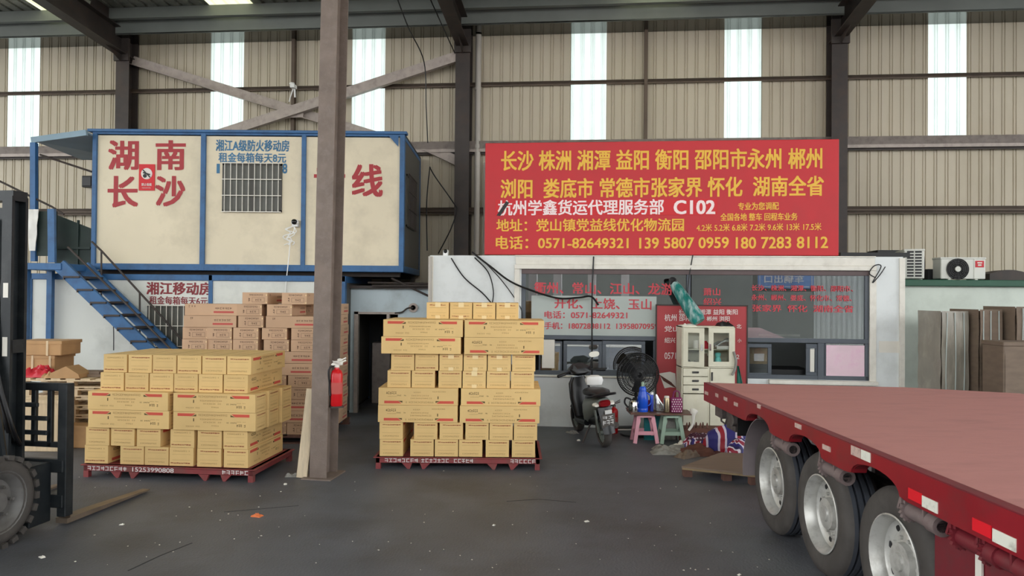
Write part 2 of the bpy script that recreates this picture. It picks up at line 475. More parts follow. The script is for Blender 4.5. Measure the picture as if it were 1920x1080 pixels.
mat('amber_white', (238, 236, 226), .2, var=.02)
mat('plate', (96, 92, 88), .5, var=.1)
mat('fence_pale', (206, 208, 204), .6, var=.05)
mat('exit_blue', (124, 150, 196), .4, var=.03)
mat('exterior_yard', (196, 190, 178), .8, var=.08, scale=.5)
mat('exterior_wall', (112, 112, 106), .7, var=.06, scale=1)
mat('exterior_dark', (70, 74, 72), .8, var=.2, scale=1)
mat('leaf', (96, 140, 60), .6, var=.3, scale=4)
mat('deep_green', (34, 48, 44), .6, var=.25, scale=3)
mat('foil_white', (222, 220, 214), .4, var=.08, scale=6, bump=.5, bscale=12)
mat('orange', (222, 120, 70), .6, var=.1)
translucent('skylight', (222, 228, 225), .92)
translucent('roof_light', (226, 226, 200), .9)
glass('window_glass', (.90, .92, .92), 2.7)
glass('cabinet_glass', (.94, .96, .95), 1.45)
stripes('woven_stripe', [(0, (44, 38, 112)), (.3, (206, 196, 214)), (.42, (150, 26, 44)), (.68, (206, 196, 214)), (.8, (44, 38, 112))], 4.4, 0, noise=.07)
stripes('woven_stripe_fine', [(0, (44, 36, 120)), (.3, (224, 214, 230)), (.45, (150, 24, 56)), (.7, (224, 214, 230)), (.82, (36, 30, 84))], 6.0, 0, noise=.35)
# two mosaic tones for a dotted cloth
def dotted(name, base, dot, sc_):
    m = bpy.data.materials.new(name); m.use_nodes = True
    t = m.node_tree; n = t.nodes; b = n['Principled BSDF']; b.inputs['Roughness'].default_value = .6
    tc = n.new('ShaderNodeTexCoord'); v = n.new('ShaderNodeTexVoronoi'); v.inputs['Scale'].default_value = sc_; v.inputs['Randomness'].default_value = .0
    r = n.new('ShaderNodeValToRGB'); r.color_ramp.interpolation = 'CONSTANT'
    r.color_ramp.elements[0].color = lin(dot) + (1,); r.color_ramp.elements[1].position = .3; r.color_ramp.elements[1].color = lin(base) + (1,)
    t.links.new(tc.outputs['Object'], v.inputs['Vector']); t.links.new(v.outputs['Distance'], r.inputs[0]); t.links.new(r.outputs[0], b.inputs['Base Color'])
    MATS[name] = m
dotted('polka', (112, 34, 84), (240, 226, 236), 20.0)
dotted('polka_dark', (70, 26, 50), (180, 166, 180), 20.0)

# ------------------------------------------------------------------ the shed: floor, back wall, roof, steel
TH = R(5.7)
WALL = Frame((0, 15.5, 0), -TH)
def W_(mb, name, mats, **k):
    return struct(mb.build(name, mats, **k), WALL.loc, -TH)

f = MB(); f.bx(-40, 40, -60, 30, -.3, 0)
struct(f.build('floor', 'concrete'))

# corrugated back wall; where the photo shows bright sheets it has translucent ones
wins = [(15, 75, 87), (395, 457, 80), (660, 722, 72), (1070, 1137, 64), (1358, 1428, 54), (1740, 1812, 43)]
zt = [WALL.pix(px, 90 - 47 * px / 1920)[1] for px in (0, 1920)]
ZTOP = sum(zt) / 2
U = [(WALL.pix(a, 150)[0], WALL.pix(b, 150)[0]) for a, b, _ in wins]
ZWB = WALL.pix(960, 268)[1] - .02
def corrug(u0, u1, z0, z1, mb, pitch=.21, d=.016):
    pts = []; k = math.floor(u0 / pitch); 
    while k * pitch < u1:
        b = k * pitch
        for a, y in ((0, 0), (.118, 0), (.124, d), (.138, d), (.144, 0), (.17, 0), (.176, d), (.19, d), (.196, 0)):
            u = b + a
            if u0 <= u <= u1: pts.append((u, y))
        k += 1
    pts = [(u0, 0)] + [p for p in pts if u0 < p[0] < u1] + [(u1, 0)]
    vs = [(u, y, z) for u, y in pts for z in (z0, z1)]
    vs += [(u, y + .004, z) for u, y in pts for z in (z0, z1)]
    n = len(pts); o = 2 * n; fs = []
    for i in range(n - 1):
        a = 2 * i
        fs += [(a, a + 2, a + 3, a + 1), (o + a, o + a + 1, o + a + 3, o + a + 2), (a + 1, a + 3, o + a + 3, o + a + 1), (a, o + a, o + a + 2, a + 2)]
    fs += [(0, 1, o + 1, o), (2 * n - 2, o + 2 * n - 2, o + 2 * n - 1, 2 * n - 1)]
    mb.add(vs, fs)
m = MB(); edges = [-17.0]
for a, b in U: edges += [a, b]
edges.append(17.0)
for i in range(0, len(edges), 2): corrug(edges[i], edges[i + 1], ZWB, ZTOP + .75, m)
corrug(-17, 17, -.02, ZWB, m)
W_(m, 'wall_back', 'wall_sheet')
for i, (a, b) in enumerate(U):
    m = MB(); corrug(a, b, ZWB, ZTOP + .75, m)
    o = W_(m, 'window_%d' % (i + 1), 'skylight'); o['label'] = 'bright translucent corrugated daylight sheet in the back wall'

# gutter beam with its soffit, purlins, roof
m = MB()
m.bx(-17, 17, -.66, .0, ZTOP, ZTOP + .03, 1); m.bx(-17, 17, -.66, -.63, ZTOP, ZTOP + .3); m.bx(-17, 17, -.6, -.02, ZTOP + .3, ZTOP + .33)
W_(m, 'trim_1', ['gutter_grey', 'soffit_gloss'])['label'] = 'grey box gutter along the top of the back wall'
ZR = ZTOP + .34; SL = .085
def zroof(v): return ZR + SL * (-v - .6)
m = MB()
def roof_strip(u0, u1, mb):
    vs = []; fs = []; n = 0
    k = math.floor(u0 / .25)
    us = [u0] + [k * .25 + a for k in range(math.floor(u0 / .25), math.ceil(u1 / .25)) for a in (0, .17, .19, .23) if u0 < k * .25 + a < u1] + [u1]
    for u in us:
        fr_ = (u / .25) % 1
        h = .03 if .74 < fr_ < .94 else 0
        for v in (.5, -22):
            vs.append((u, v, zroof(v) + .12 + h)); vs.append((u, v, zroof(v) + .125 + h))
    for i in range(len(us) - 1):
        a = 4 * i; fs += [(a, a + 4, a + 6, a + 2), (a + 1, a + 3, a + 7, a + 5)]
    mb.add(vs, fs)
ru = [-17, -9.9, -8.8, -6.2, -5.3, 17]
roof_strip(-17, -9.9, m); roof_strip(-8.8, -6.2, m); roof_strip(-5.3, 2.2, m); roof_strip(3.4, 17, m)
W_(m, 'ceiling', 'foil')
for i, (a, b) in enumerate(((-9.9, -8.8), (-6.2, -5.3), (2.2, 3.4))):
    m = MB(); roof_strip(a, b, m); W_(m, 'window_%d' % (7 + i), 'roof_light')
for i, v in enumerate((-.85, -2.3, -3.8, -5.3, -6.8, -8.3, -10, -12, -14, -16)):
    m = MB(); z = zroof(v)
    m.bx(-17, 17, v - .03, v + .03, z - .12, z + .12); m.bx(-17, 17, v - .09, v + .03, z - .125, z - .11)
    o = struct(m.build('purlin', 'steel_light' if i else 'gutter_grey'), WALL.loc, -TH)

def hsec(w_, d, t=.016):
    a, b = w_ / 2, d / 2
    return [(-a, -b), (a, -b), (a, -b + t), (t / 2, -b + t), (t / 2, b - t), (a, b - t), (a, b), (-a, b), (-a, b - t), (-t / 2, b - t), (-t / 2, -b + t), (-a, -b + t)]
CU = [WALL.pix(px, 200, -.25)[0] for px in (236, 869, 1570)]
for u in CU + [CU[0] - 7.3, CU[2] + 7.6]:
    m = MB()
    m.prof(hsec(.3, .34), (u, -.22, -.02), (u, -.22, ZTOP + .05), up=(0, 1, 0))
    m.box((u, -.42, ZTOP - .22), (.34, .06, .5))
    W_(m, 'column', 'steel_dark')
    m = MB()
    p0 = Vector((u, -.1, zroof(-.1) - .42)); p1 = Vector((u, -20, zroof(-20) - .42))
    m.prof(hsec(.26, .5), p0, p1)
    m.prof([(-.008, 0), (.008, 0), (.008, .9), (-.008, .9)], (u, -.45, ZTOP - .5), (u, -1.6, ZTOP - .05))
    W_(m, 'beam', 'steel_dark')
# girts (rails) on the wall
def girt(py0, py1, h, dpt, mname, u0=-17, u1=17, v=-.03):
    z = (WALL.pix(0, py0)[1] + WALL.pix(1920, py1)[1]) / 2
    m = MB(); m.bx(u0, u1, v - dpt, v, z - h / 2, z + h / 2); m.bx(u0, u1, v - dpt, v - dpt + .01, z - h * .9, z + h * .5)
    W_(m, 'girt', mname)
    return z
girt(178, 139, .06, .07, 'steel_girt')
zg = girt(283, 266, .16, .16, 'steel_light')
girt(291, 274, .1, .1, 'steel_dark', v=-.02)
girt(396, 390, .06, .12, 'steel_girt'); girt(402, 398, .04, .12, 'steel_girt')
for px in (553, 1210):
    u = WALL.pix(px, 200)[0]
    m = MB(); m.bx(u - .035, u + .035, -.14, -.03, 2.5, ZTOP); W_(m, 'wind_post', 'steel_girt')
m = MB(); u = WALL.pix(896, 250, -.12)[0]
m.tube([(u, -.14, 3.0), (u, -.14, ZTOP - .02)], .06, 12); 
for z in (4.1, 5.2, 6.4): m.tube([(u, -.14, z), (u, -.14, z + .07)], .068, 12)
W_(m, 'downpipe', 'pvc_pipe')
m = MB(); u = WALL.pix(910, 450, -.12)[0]
m.tube([(u, -.14, 3.0), (u, -.14, 4.9)], .045, 12); W_(m, 'downpipe', 'pvc_pipe')
# cross bracing
def brace(a, b, h=.2, v=-.2):
    ua, za = WALL.pix(*a, v); ub, zb = WALL.pix(*b, v)
    p, q = Vector((ua, v, za)), Vector((ub, v, zb))
    m = MB(); m.prof([(-.06, -h / 2), (.06, -h / 2), (.06, -h / 2 + .012), (-.048, -h / 2 + .012), (-.048, h / 2), (-.06, h / 2)], p, q)
    return W_(m, 'brace', 'steel_light')
brace((246, 112), (716, 258)); brace((866, 104), (395, 258), v=-.3); brace((795, 272), (862, 304)); 
m = MB(); ua, za = WALL.pix(553, 208, -.34); m.box((ua, -.26, za), (.3, .02, .24)); W_(m, 'gusset_plate', 'steel_light')
# foreground steel pillar
p0 = Vector((-2.213, 8.87, 0)); p1 = Vector(at(634, -40, 8.87))
m = MB(); m.prof(hsec(.205, .34), p0, (p1.x, p1.y, 8.3), up=(.15, 1, 0))
m.prof([(-.18, -.24), (.18, -.24), (.18, .24), (-.18, .24)], (p0.x, p0.y, 0), (p0.x, p0.y, .015), up=(.15, 1, 0))
struct(m.build('pillar', 'pillar_paint'))['label'] = 'scuffed grey brown steel H pillar in front of the site containers'

# ------------------------------------------------------------------ office building with the long window
VO = (WALL.I @ onz(1050, 800, 0)).y
OF = Frame(WALL.P(0, VO, 0), -TH)          # office front: y = 0 is its face, +y goes inside
def O_(mb, name, mats, **k):
    return struct(mb.build(name, mats, **k), OF.loc, -TH)
oL = OF.pix(805, 600)[0]; oR = OF.pix(1693, 600)[0]; oT = (OF.pix(805, 481)[1] + OF.pix(1693, 484)[1]) / 2
wL = OF.pix(977, 600)[0]; wR = OF.pix(1631, 600)[0]
wT = (OF.pix(977, 505)[1] + OF.pix(1630, 507)[1]) / 2; wB = (OF.pix(1000, 705)[1] + OF.pix(1630, 711)[1]) / 2
m = MB()
m.bx(oL, wL, 0, .1, 0, oT); m.bx(wR, oR, 0, .1, 0, oT); m.bx(wL, wR, 0, .1, wT, oT); m.bx(wL, wR, 0, .1, 0, wB)
m.bx(oL, oL + .1, .1, 2.9, 0, oT); m.bx(oR - .1, oR, .1, 2.9, 0, oT); m.bx(oL, oR, 0, 2.9, oT, oT + .02)
O_(m, 'wall_front', 'office_paint')
m = MB(); m.bx(oL + .1, oR - .1, 2.8, 2.88, 0, oT - .02); m.bx(oL + .1, oR - .1, .1, 2.8, oT - .04, oT - .01)
O_(m, 'wall_inner', 'room_grey')
# mouldings above the window, sill, corner strips
m = MB(); a = OF.pix(965, 500)[0]; b = OF.pix(1642, 500)[0]
m.bx(a, b, -.05, 0, wT + .0, wT + .075); m.bx(a + .02, b - .02, -.03, 0, wT + .075, wT + .2)
m.bx(a, b, -.02, 0, wT + .21, wT + .23); m.bx(a, a + .09, -.04, 0, wB - .05, wT); m.bx(b - .1, b, -.04, 0, wB - .05, wT)
O_(m, 'trim_2', 'trim_white', bev=.006)['label'] = 'white weathered moulding around the long office window'
m = MB(); m.bx(OF.pix(1440, 700)[0], wR + .1, -.1, 0, wB - .07, wB - .005); m.bx(OF.pix(1000, 700)[0], OF.pix(1240, 700)[0], -.05, 0, wB - .03, wB - .005)
O_(m, 'trim_3', 'trim_white', bev=.006)['label'] = 'white sill below the office window'
m = MB(); m.bx(oL - .02, oL + .06, -.02, 0, 0, oT); m.bx(oR - .06, oR + .02, -.03, 0, 0, oT)
O_(m, 'trim_4', 'trim_white')
m = MB(); m.tube([(oL + .02, -.05, 0), (oL + .02, -.05, oT)], .025, 8); O_(m, 'downpipe', 'pvc_pipe')

# window: frame, sashes, panes
zTr = (OF.pix(1100, 631)[1] + OF.pix(1500, 640)[1]) / 2
win = thing('window_10', None, None, OF.loc, -TH); win['kind'] = 'structure'; win['label'] = 'long grey office window with red lettering on its glass'
m = MB(); t = .07
m.bx(wL, wR, .0, .08, wT - .08, wT, 1); m.bx(wL, wR, .01, .08, wB, wB + .07); m.bx(wL, wL + t, .01, .08, wB, wT); m.bx(wR - t, wR, .01, .08, wB, wT)
m.bx(wL, wR, .0, .08, zTr - .04, zTr + .03)
for px in (1229, 1291, 1398): u = OF.pix(px, 600)[0]; m.bx(u - .03, u + .03, .01, .08, wB, wT if px == 1291 else zTr)
for px in (1540,): u = OF.pix(px, 600)[0]; m.bx(u - .05, u + .05, .005, .08, wB, zTr)
m.build('window_frame', ['alu_grey', 'alu_brown'], win, bev=.005)
def sash(px0, px1, py0, py1, th=.055, y=.02):
    a, zb = OF.pix(px0, py1, y); b, z0 = OF.pix(px1, py0, y)
    m = MB(); m.bx(a, b, y, y + .04, z0 - th, z0); m.bx(a, b, y, y + .04, zb, zb + th); m.bx(a, a + th, y, y + .04, zb + th, z0 - th); m.bx(b - th, b, y, y + .04, zb + th, z0 - th)
    o = m.build('sash', 'alu_grey', win, bev=.004)
    m = MB(); m.bx(a + th, b - th, y + .015, y + .021, zb + th, z0 - th); m.build('pane', 'window_glass', o)
sash(1056, 1129, 640, 700, .06); sash(1129, 1210, 640, 700, .06, y=.015)
sash(1398, 1447, 645, 706, .06); sash(1511, 1537, 645, 706, .07, y=.03); sash(1010, 1054, 640, 700, .03)
sash(1546, 1624, 643, 712, .02)
for a, b in ((977, 1290), (1291, 1631)):
    m = MB(); m.bx(OF.pix(a, 600)[0] + .05, OF.pix(b, 600)[0] - .03, .04, .046, zTr, wT - .06); m.build('pane', 'window_glass', win)
# red letters stuck on the panes
letter(win, 'x', 'glass_letter', [('衢州、常山、江山、龙游', 1002, 1262, 529, 550, 3), ('开化、上饶、玉山', 1040, 1221, 558, 578, 3), ('电话：0571-82649321', 1021, 1176, 583, 597, 1), ('手机：18072838112  13958070959', 1021, 1234, 604, 617, 1),
    ('萧山', 1319, 1350, 540, 554), ('绍兴', 1319, 1352, 559, 573), ('长沙、株洲、湘潭、衡阳、邵阳市、', 1409, 1599, 534, 545, 2), ('永州、郴州、娄底、怀化市、常德、', 1409, 1597, 552, 563, 2), ('张家界  怀化  湖南全省', 1411, 1600, 571, 584, 2)], OF, .028)
# film behind the left pane, papers, things inside
def slab(name, px0, px1, py0, py1, y, th, mname, label, cat, grp=None, rot=0):
    a, zb = OF.pix(px0, py1, y); b, z0 = OF.pix(px1, py0, y)
    m = MB(); m.bx(a, b, 0, th, zb, z0)
    o = m.build(name, mname); place(o, OF.P(0, y, 0), -TH); return tag(o, label, cat, grp)
slab('frosted_film', 996, 1231, 556, 628, .034, .004, 'film_grey', 'pale grey film across the lower half of the left office pane', 'window film')
slab('notice_board', 1016, 1040, 637, 690, -.03, .015, 'paper', 'white board standing at the left end of the office window', 'board')
slab('paper_poster', 1549, 1621, 648, 708, .012, .004, 'paper_pink', 'pink printed paper filling the lower right office pane', 'poster')
slab('paper_roll', 1519, 1527, 655, 697, .024, .02, 'paper', 'white paper strip behind the narrow sliding sash', 'paper')
slab('carton', 1400, 1440, 653, 683, .3, .3, 'wood_pale', 'pale box inside the office behind the sash beside the red banner', 'box')
slab('carton', 1400, 1442, 683, 712, .25, .4, 'room_grey', 'grey box inside the office below the pale box', 'box')
slab('carton', 1063, 1122, 650, 690, .5, .4, 'film_grey', 'grey box added in the office as the pale reflection in the sash above the scooter', 'box')  # added box, its pale tone stands for the reflection in this sash
slab('carton', 1143, 1204, 650, 692, .5, .4, 'carton_flat', 'brown grey box added in the office as the reflection in the sash behind the fan', 'box')  # added the same way for the neighbouring sash's reflection
slab('window_ledge_board', 1062, 1112, 680, 686, .065, .02, 'paper', 'white strip along the bottom of the sash above the scooter', 'strip')
slab('office_desk', 1446, 1520, 694, 716, .2, .7, 'black', 'dark desk edge behind the open office window', 'desk')
slab('paper_strip', 1422, 1500, 627, 630, .055, .006, 'paper', 'white strip lying on the office window transom beside the banner', 'strip')

# ------------------------------------------------------------------ big red sign on the office roof
SG = Frame(OF.P(0, .04, 0), -TH)
sl = SG.pix(909, 380)[0]; sr = SG.pix(1573, 380)[0]; sb = (SG.pix(909, 478)[1] + SG.pix(1573, 480)[1]) / 2 + .005; st = (SG.pix(909, 268)[1] + SG.pix(1573, 261)[1]) / 2
sign = thing('shop_sign', 'huge red board with yellow place names and phone numbers on the office roof', 'sign', SG.loc, -TH)
m = MB(); m.bx(sl, sr, 0, .05, sb, st); m.build('board', 'sign_red', sign, bev=.008)
m = MB()
m.bx(sl, sr, .05, .09, sb, sb + .05); m.bx(sl, sr, .05, .09, st - .05, st); n_ = 6
for k in range(n_): u = sl + .05 + (sr - sl - .1) * k / (n_ - 1); m.bx(u - .02, u + .02, .05, .09, sb, st)
m.build('backing_frame', 'steel_dark', sign)
m = MB(); a, z0 = SG.pix(929, 404, 0); b, z1 = SG.pix(1345, 373, 0); m.bx(a, b, -.006, 0, z0, z1); st_ = m.build('patched_strip', 'strip_red', sign)
letter(sign, 'x', 'sign_yellow', [('长沙 株洲 湘潭 益阳 衡阳 邵阳市永州 郴州', 940, 1541, 283, 320, -4, .024), ('浏阳  娄底市 常德市张家界 怀化  湖南全省', 939, 1544, 336, 372, -5, .024), ('地址：党山镇党益线优化物流园', 931, 1282, 411, 434, -1), ('电话：0571-82649321', 930, 1178, 443, 467, 0), ('139 5807 0959', 1199, 1366, 446, 466, -1), ('180 7283 8112', 1380, 1552, 445, 466, -1), ('专业为您调配', 1384, 1460, 380, 394, -1), ('全国各地 整车 回程车业务', 1351, 1495, 400, 414, -1), ('4.2米 5.2米 6.8米 7.2米 9.6米 13米 17.5米', 1306, 1540, 420, 434, -2, .014)], SG, -.004)
letter(sign, 'x', 'sign_white', [('杭州学鑫货运代理服务部', 934, 1244, 376, 404, -2, .022), ('C102', 1264, 1340, 376, 401, 0, .03)], SG, -.009)
m = MB(); p = [SG.pix(*q, -.01) for q in ((931, 404), (949, 377), (955, 380), (938, 405))]
m.add([(x, -.011, z) for x, z in p], [(0, 1, 2, 3)]); p = [SG.pix(*q, -.01) for q in ((933, 403), (948, 390), (955, 388), (940, 404))]
m.build('torn_corner', 'black', sign)

# ------------------------------------------------------------------ annex on the right with its roof units
VA = VO + .35
AN = Frame(WALL.P(0, VA, 0), -TH)
aT = AN.pix(1800, 537)[1]; aR = AN.pix(1800, 525)[1]; aL = oR + .02
m = MB(); m.bx(aL, 13, 0, .12, 0, aT); m.bx(aL, aL + .1, .12, 2.4, 0, aT); struct(m.build('wall_annex', 'annex_paint'), AN.loc, -TH)
m = MB(); m.bx(aL, 13, -.1, 2.5, aT, aR); struct(m.build('trim_5', 'green_fascia', bev=.01), AN.loc, -TH)['label'] = 'green roof edge of the annex'
def ac_unit(px0, px1, py0, py1, y, label, side=False):
    a, z0 = AN.pix(px0, py1, y); b, z1 = AN.pix(px1, py0, y); w_ = b - a; h = z1 - aR
    o = thing('air_conditioner', label, 'air conditioner', AN.P((a + b) / 2, y, aR), -TH if not side else -TH + R(78), 'air conditioner units on the annex roof')
    if side: w_ = .8; h = .52
    m = MB(); m.bx(-w_ / 2, w_ / 2, 0, .3, .03, h); m.bx(-w_ / 2 - .01, w_ / 2 + .01, -.01, .31, h - .03, h + .005)
    for s in (-.3, .3): m.bx(s * w_ - .03, s * w_ + .03, 0, .3, 0, .03)
    m.build('casing', 'ac_white', o, bev=.01)
    cx = -w_ * .13; r = h * .45
    m = MB(); m.lathe([(r, 0), (r, .004), (0, .004)], 32, T=Matrix.Translation((cx, -.006, h * .5)) @ Matrix.Rotation(PI / 2, 4, 'X'))
    m.build('fan_opening', 'black', o)
    m = MB()
    for k in range(1, 7): m.tube([(cx + r * k / 6 * math.cos(t * PI / 12), -.02, h * .5 + r * k / 6 * math.sin(t * PI / 12)) for t in range(24)], .004, 5, closed=True)
    for k in range(16): t = k * PI / 8; m.tube([(cx + .05 * math.cos(t), -.02, h * .5 + .05 * math.sin(t)), (cx + r * math.cos(t), -.02, h * .5 + r * math.sin(t))], .003, 5)
    m.build('grille', 'black', o)
    m = MB(); m.lathe([(.05, 0), (.045, -.012), (0, -.014)], 16, T=Matrix.Translation((cx, -.02, h * .5)), axis='Y'); m.build('badge', 'ac_white', o)
    if side:
        m = MB()
        for k in range(8): m.bx(w_ / 2, w_ / 2 + .006, .04, .26, .06 + k * .055, .085 + k * .055)
        for k in range(9): m.bx(-w_ / 2 - .006, -w_ / 2, .04 + .0, .14, .06 + k * .05, .09 + k * .05); m.bx(-w_ / 2 - .006, -w_ / 2, .16, .26, .06 + k * .05, .09 + k * .05)
        m.build('side_louvre', 'black', o)
    else:
        m = MB(); a_, b_ = w_ * .27, w_ * .46; m.bx(a_, b_, -.006, 0, h * .58, h * .86); 
        m.quad(a_ + .03, b_ - .03, h * .75, h * .8, -.008, 1); m.quad(a_ + .04, a_ + .08, h * .64, h * .71, -.008, 1); m.quad(b_ - .08, b_ - .04, h * .64, h * .71, -.008, 1)
        m.build('energy_label', ['ac_red', 'paper'], o)
        m = MB(); m.bx(w_ * .24, w_ * .255, -.008, 0, h * .1, h * .95); m.build('casing_seam', 'ac_white', o)
    return o
ac_unit(1764, 1848, 483, 526, .5, 'white outdoor air conditioner with round black fan and red label')
ac_unit(1712, 1735, 488, 526, .75, 'white outdoor air conditioner turned side-on at the office corner', True)
m = MB(); a, z1 = AN.pix(1700, 472, .9); b, _ = AN.pix(1713, 520, .9)
m.bx(a - .3, b, 1.3, 1.7, aR, z1); m.bx(a - .35, b + .03, 1.25, 1.75, z1, z1 + .05); tag(place(m.build('equipment_box', 'black'), AN.loc, -TH), 'black box behind the office corner on the annex roof', 'box')
m = MB(); pts = []
a, z0 = AN.pix(1850, 525, .9); b, z1 = AN.pix(1925, 504, .9)
prof = [(a, aR), (a, aR + .08)] + [(a + (b - a) * t, aR + .1 + .1 * math.sin(PI * (.1 + .8 * t))) for t in (0, .2, .4, .6, .8, 1)] + [(b, aR)]
m.prof([(x, z) for x, z in prof], (0, .8, 0), (0, 1.2, 0)); o = m.build('metal_trunk', 'steel_dark')
place(o, AN.loc, -TH); tag(o, 'long dark curved metal trough on the annex roof beside the air conditioner', 'trough')
m = MB(); a, _ = AN.pix(1735, 525, 1.0); b, z1 = AN.pix(1764, 505, 1.0); m.bx(a, b, .9, 1.2, aR, z1); tag(place(m.build('concrete_block', 'room_dark'), AN.loc, -TH), 'dark low block between the two air conditioners', 'block')

# wrapped stacks of flat boards in front of the annex
def board_stack(px0, px1, py, Y, depth, label, mname, steps, seed):
    p0 = at(px0, 650, Y); p1 = at(px1, 650, Y); h = at((px0 + px1) / 2, py, Y).z; w_ = (p1 - p0).x
    o = thing('wrapped_board_stack', label, 'stack of boards', ((p0.x + p1.x) / 2, Y + depth / 2, 0), 0)
    g = random.Random(seed)
    m = MB(); m.bx(-w_ / 2 + .02, w_ / 2 - .02, -depth / 2 + .02, depth / 2 - .02, 0, .1); m.build('pallet', 'wood_pale', o)
    m = MB(); n = steps
    for k in range(n):
        z0 = .1 + (h - .1) * k / n; z1 = .1 + (h - .1) * (k + 1) / n; j = g.uniform(-.012, .012)
        m.bx(-w_ / 2 + j, w_ / 2 + j, -depth / 2 + g.uniform(-.01, .01), depth / 2, z0, z1 - .004)
    m.build('boards', 'carton_flat', o)
    m = MB()
    m.sheet(14, 26, lambda a, b: (-w_ / 2 - .015 + a * (w_ + .03), -depth / 2 - .03 - .012 * noise3(a * 6, b * 9, 0, seed) - .02 * abs(math.sin(b * 9)), .1 + b * (h - .08)), (0, -.004, 0))
    m.sheet(6, 26, lambda a, b: (-w_ / 2 - .03 - .01 * noise3(a * 6, b * 9, 3, seed), -depth / 2 - .03 + a * depth, .1 + b * (h - .08)), (-.004, 0, 0))
    m.build('film_wrap', mname, o)
    m = MB()
    for k in range(3):
        u = -w_ / 2 + w_ * (.12 + .36 * k) ; m.tube([(u + .02 * noise3(k, z * 2., 0, seed), -depth / 2 - .055, .1 + (h - .1) * z) for z in [i / 10 for i in range(11)]], .008, 6)
    m.build('strap', 'film_grey', o)
    return o
board_stack(1765, 1811, 586, 10.9, .6, 'greyish film wrapped stack of boards nearest the office corner', 'film_wrap', 14, 3)
board_stack(1836, 1874, 583, 10.74, .7, 'brown film wrapped stack of boards in the middle of the three', 'carton_flat', 16, 5)
o = board_stack(1904, 1975, 578, 10.55, .7, 'tall brown stack of boards with a torn sheet at its top', 'carton_flat', 18, 8)
p = at(1877, 642, 10.0); q = at(1960, 642, 10.0)
m = MB(); m.bx(0, q.x - p.x, 0, .45, 0, p.z); m.bx(-.01, q.x - p.x, -.01, .46, p.z - .05, p.z + .01); m.quad(.02, .2, p.z * .3, p.z * .9, -.006); o = m.build('large_carton', 'carton_flat', bev=.01); place(o, (p.x, 9.95, 0)); tag(o, 'large pinkish brown carton in front of the tallest board stack', 'box')

# ------------------------------------------------------------------ passage between container and office
HY = 13.6
HF = Frame((0, HY, 0), 0)
x0 = HF.pix(656, 600)[0]; x1 = HF.pix(812, 600)[0]; dl = HF.pix(672, 600)[0]; dr = HF.pix(746, 600)[0]; hz = HF.pix(700, 541)[1]; dz = HF.pix(700, 589)[1]
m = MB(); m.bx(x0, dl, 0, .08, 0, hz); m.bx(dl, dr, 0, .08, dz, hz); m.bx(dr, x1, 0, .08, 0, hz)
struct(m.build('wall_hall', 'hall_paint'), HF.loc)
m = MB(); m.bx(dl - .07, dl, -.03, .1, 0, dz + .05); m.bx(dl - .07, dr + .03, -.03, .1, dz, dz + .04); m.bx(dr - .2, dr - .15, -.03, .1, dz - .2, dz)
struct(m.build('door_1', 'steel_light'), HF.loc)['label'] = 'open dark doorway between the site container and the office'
m = MB(); m.bx(x0, x1, .08, 1.9, hz - .05, hz); m.bx(x0 - .05, x0, .08, 2.1, 0, hz); m.bx(x1, x1 + .05, .08, 1.9, 0, hz); m.bx(x0, x1, 1.85, 1.9, 0, hz)  # enclosure added and coloured dark so the passage reads as shaded
struct(m.build('passage_shade_box', 'room_dark'), HF.loc)
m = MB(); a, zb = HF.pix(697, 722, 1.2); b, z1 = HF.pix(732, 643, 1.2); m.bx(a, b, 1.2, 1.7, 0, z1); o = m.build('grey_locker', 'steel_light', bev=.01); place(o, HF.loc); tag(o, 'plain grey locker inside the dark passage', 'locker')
o = thing('exhaust_pipe', 'small round metal outlet with a bent grey pipe beside the dark doorway', 'pipe', HF.loc)
cx, cz = HF.pix(775, 577); 
m = MB(); m.lathe([(.085, 0), (.085, -.03), (.05, -.03), (.04, 0)], 20, T=Matrix.Translation((cx, 0, cz)), axis='Y'); m.build('outlet_ring', 'steel_light', o)
m = MB(); m.tube(bez([(cx, -.03, cz), (cx - .1, -.06, cz - .01), (cx - .2, -.05, cz - .08), (cx - .33, -.03, cz - .1)]), .014, 8); m.build('pipe', 'steel_dark', o)
m = MB(); a, z1 = HF.pix(657, 541); m.bx(a, x1, -.12, 0, hz, hz + .05)
for k, (p, q) in enumerate((((690, 530), (806, 532)), ((735, 522), (806, 556)), ((700, 536), (806, 536)))):
    xa, za = HF.pix(*p, -.1); xb, zb = HF.pix(*q, -.1); m.tube([(xa, -.1 - .05 * k, za), (xb, -.1 - .05 * k, zb)], .02, 8)
struct(m.build('trim_6', 'steel_dark'), HF.loc)

# ------------------------------------------------------------------ stacked site containers
def barred_window(parent, x0, x1, z0, z1, y, nb, nh, side=False, m_bar='steel_light'):
    T = None if not side else Matrix.Translation((side, 0, 0)) @ Matrix.Rotation(PI / 2, 4, 'Z')
    m = MB(); f = .035
    m.bx(x0, x1, y - .02, y, z0, z0 + f, 0, T); m.bx(x0, x1, y - .02, y, z1 - f, z1, 0, T); m.bx(x0, x0 + f, y - .02, y, z0, z1, 0, T); m.bx(x1 - f, x1, y - .02, y, z0, z1, 0, T)
    xm = (x0 + x1) / 2; m.bx(xm - .03, xm + .03, y - .012, y, z0, z1, 0, T)
    o = m.build('barred_window', 'container_side', parent)
    m = MB(); m.bx(x0 + f, x1 - f, y - .008, y - .002, z0 + f, z1 - f, 0, T); m.build('pane', 'window_dim', o)
    m = MB()
    for k in range(nb): u = x0 + (x1 - x0) * (k + .5) / nb; m.bx(u - .005, u + .005, y - .06, y - .045, z0, z1, 0, T)
    for k in range(nh): z = z0 + (z1 - z0) * k / (nh - 1); m.bx(x0, x1, y - .062, y - .05, z - .007, z + .007, 0, T)
    m.build('bars', m_bar, o)
UC = Frame((0, 13.2, 0), 0)
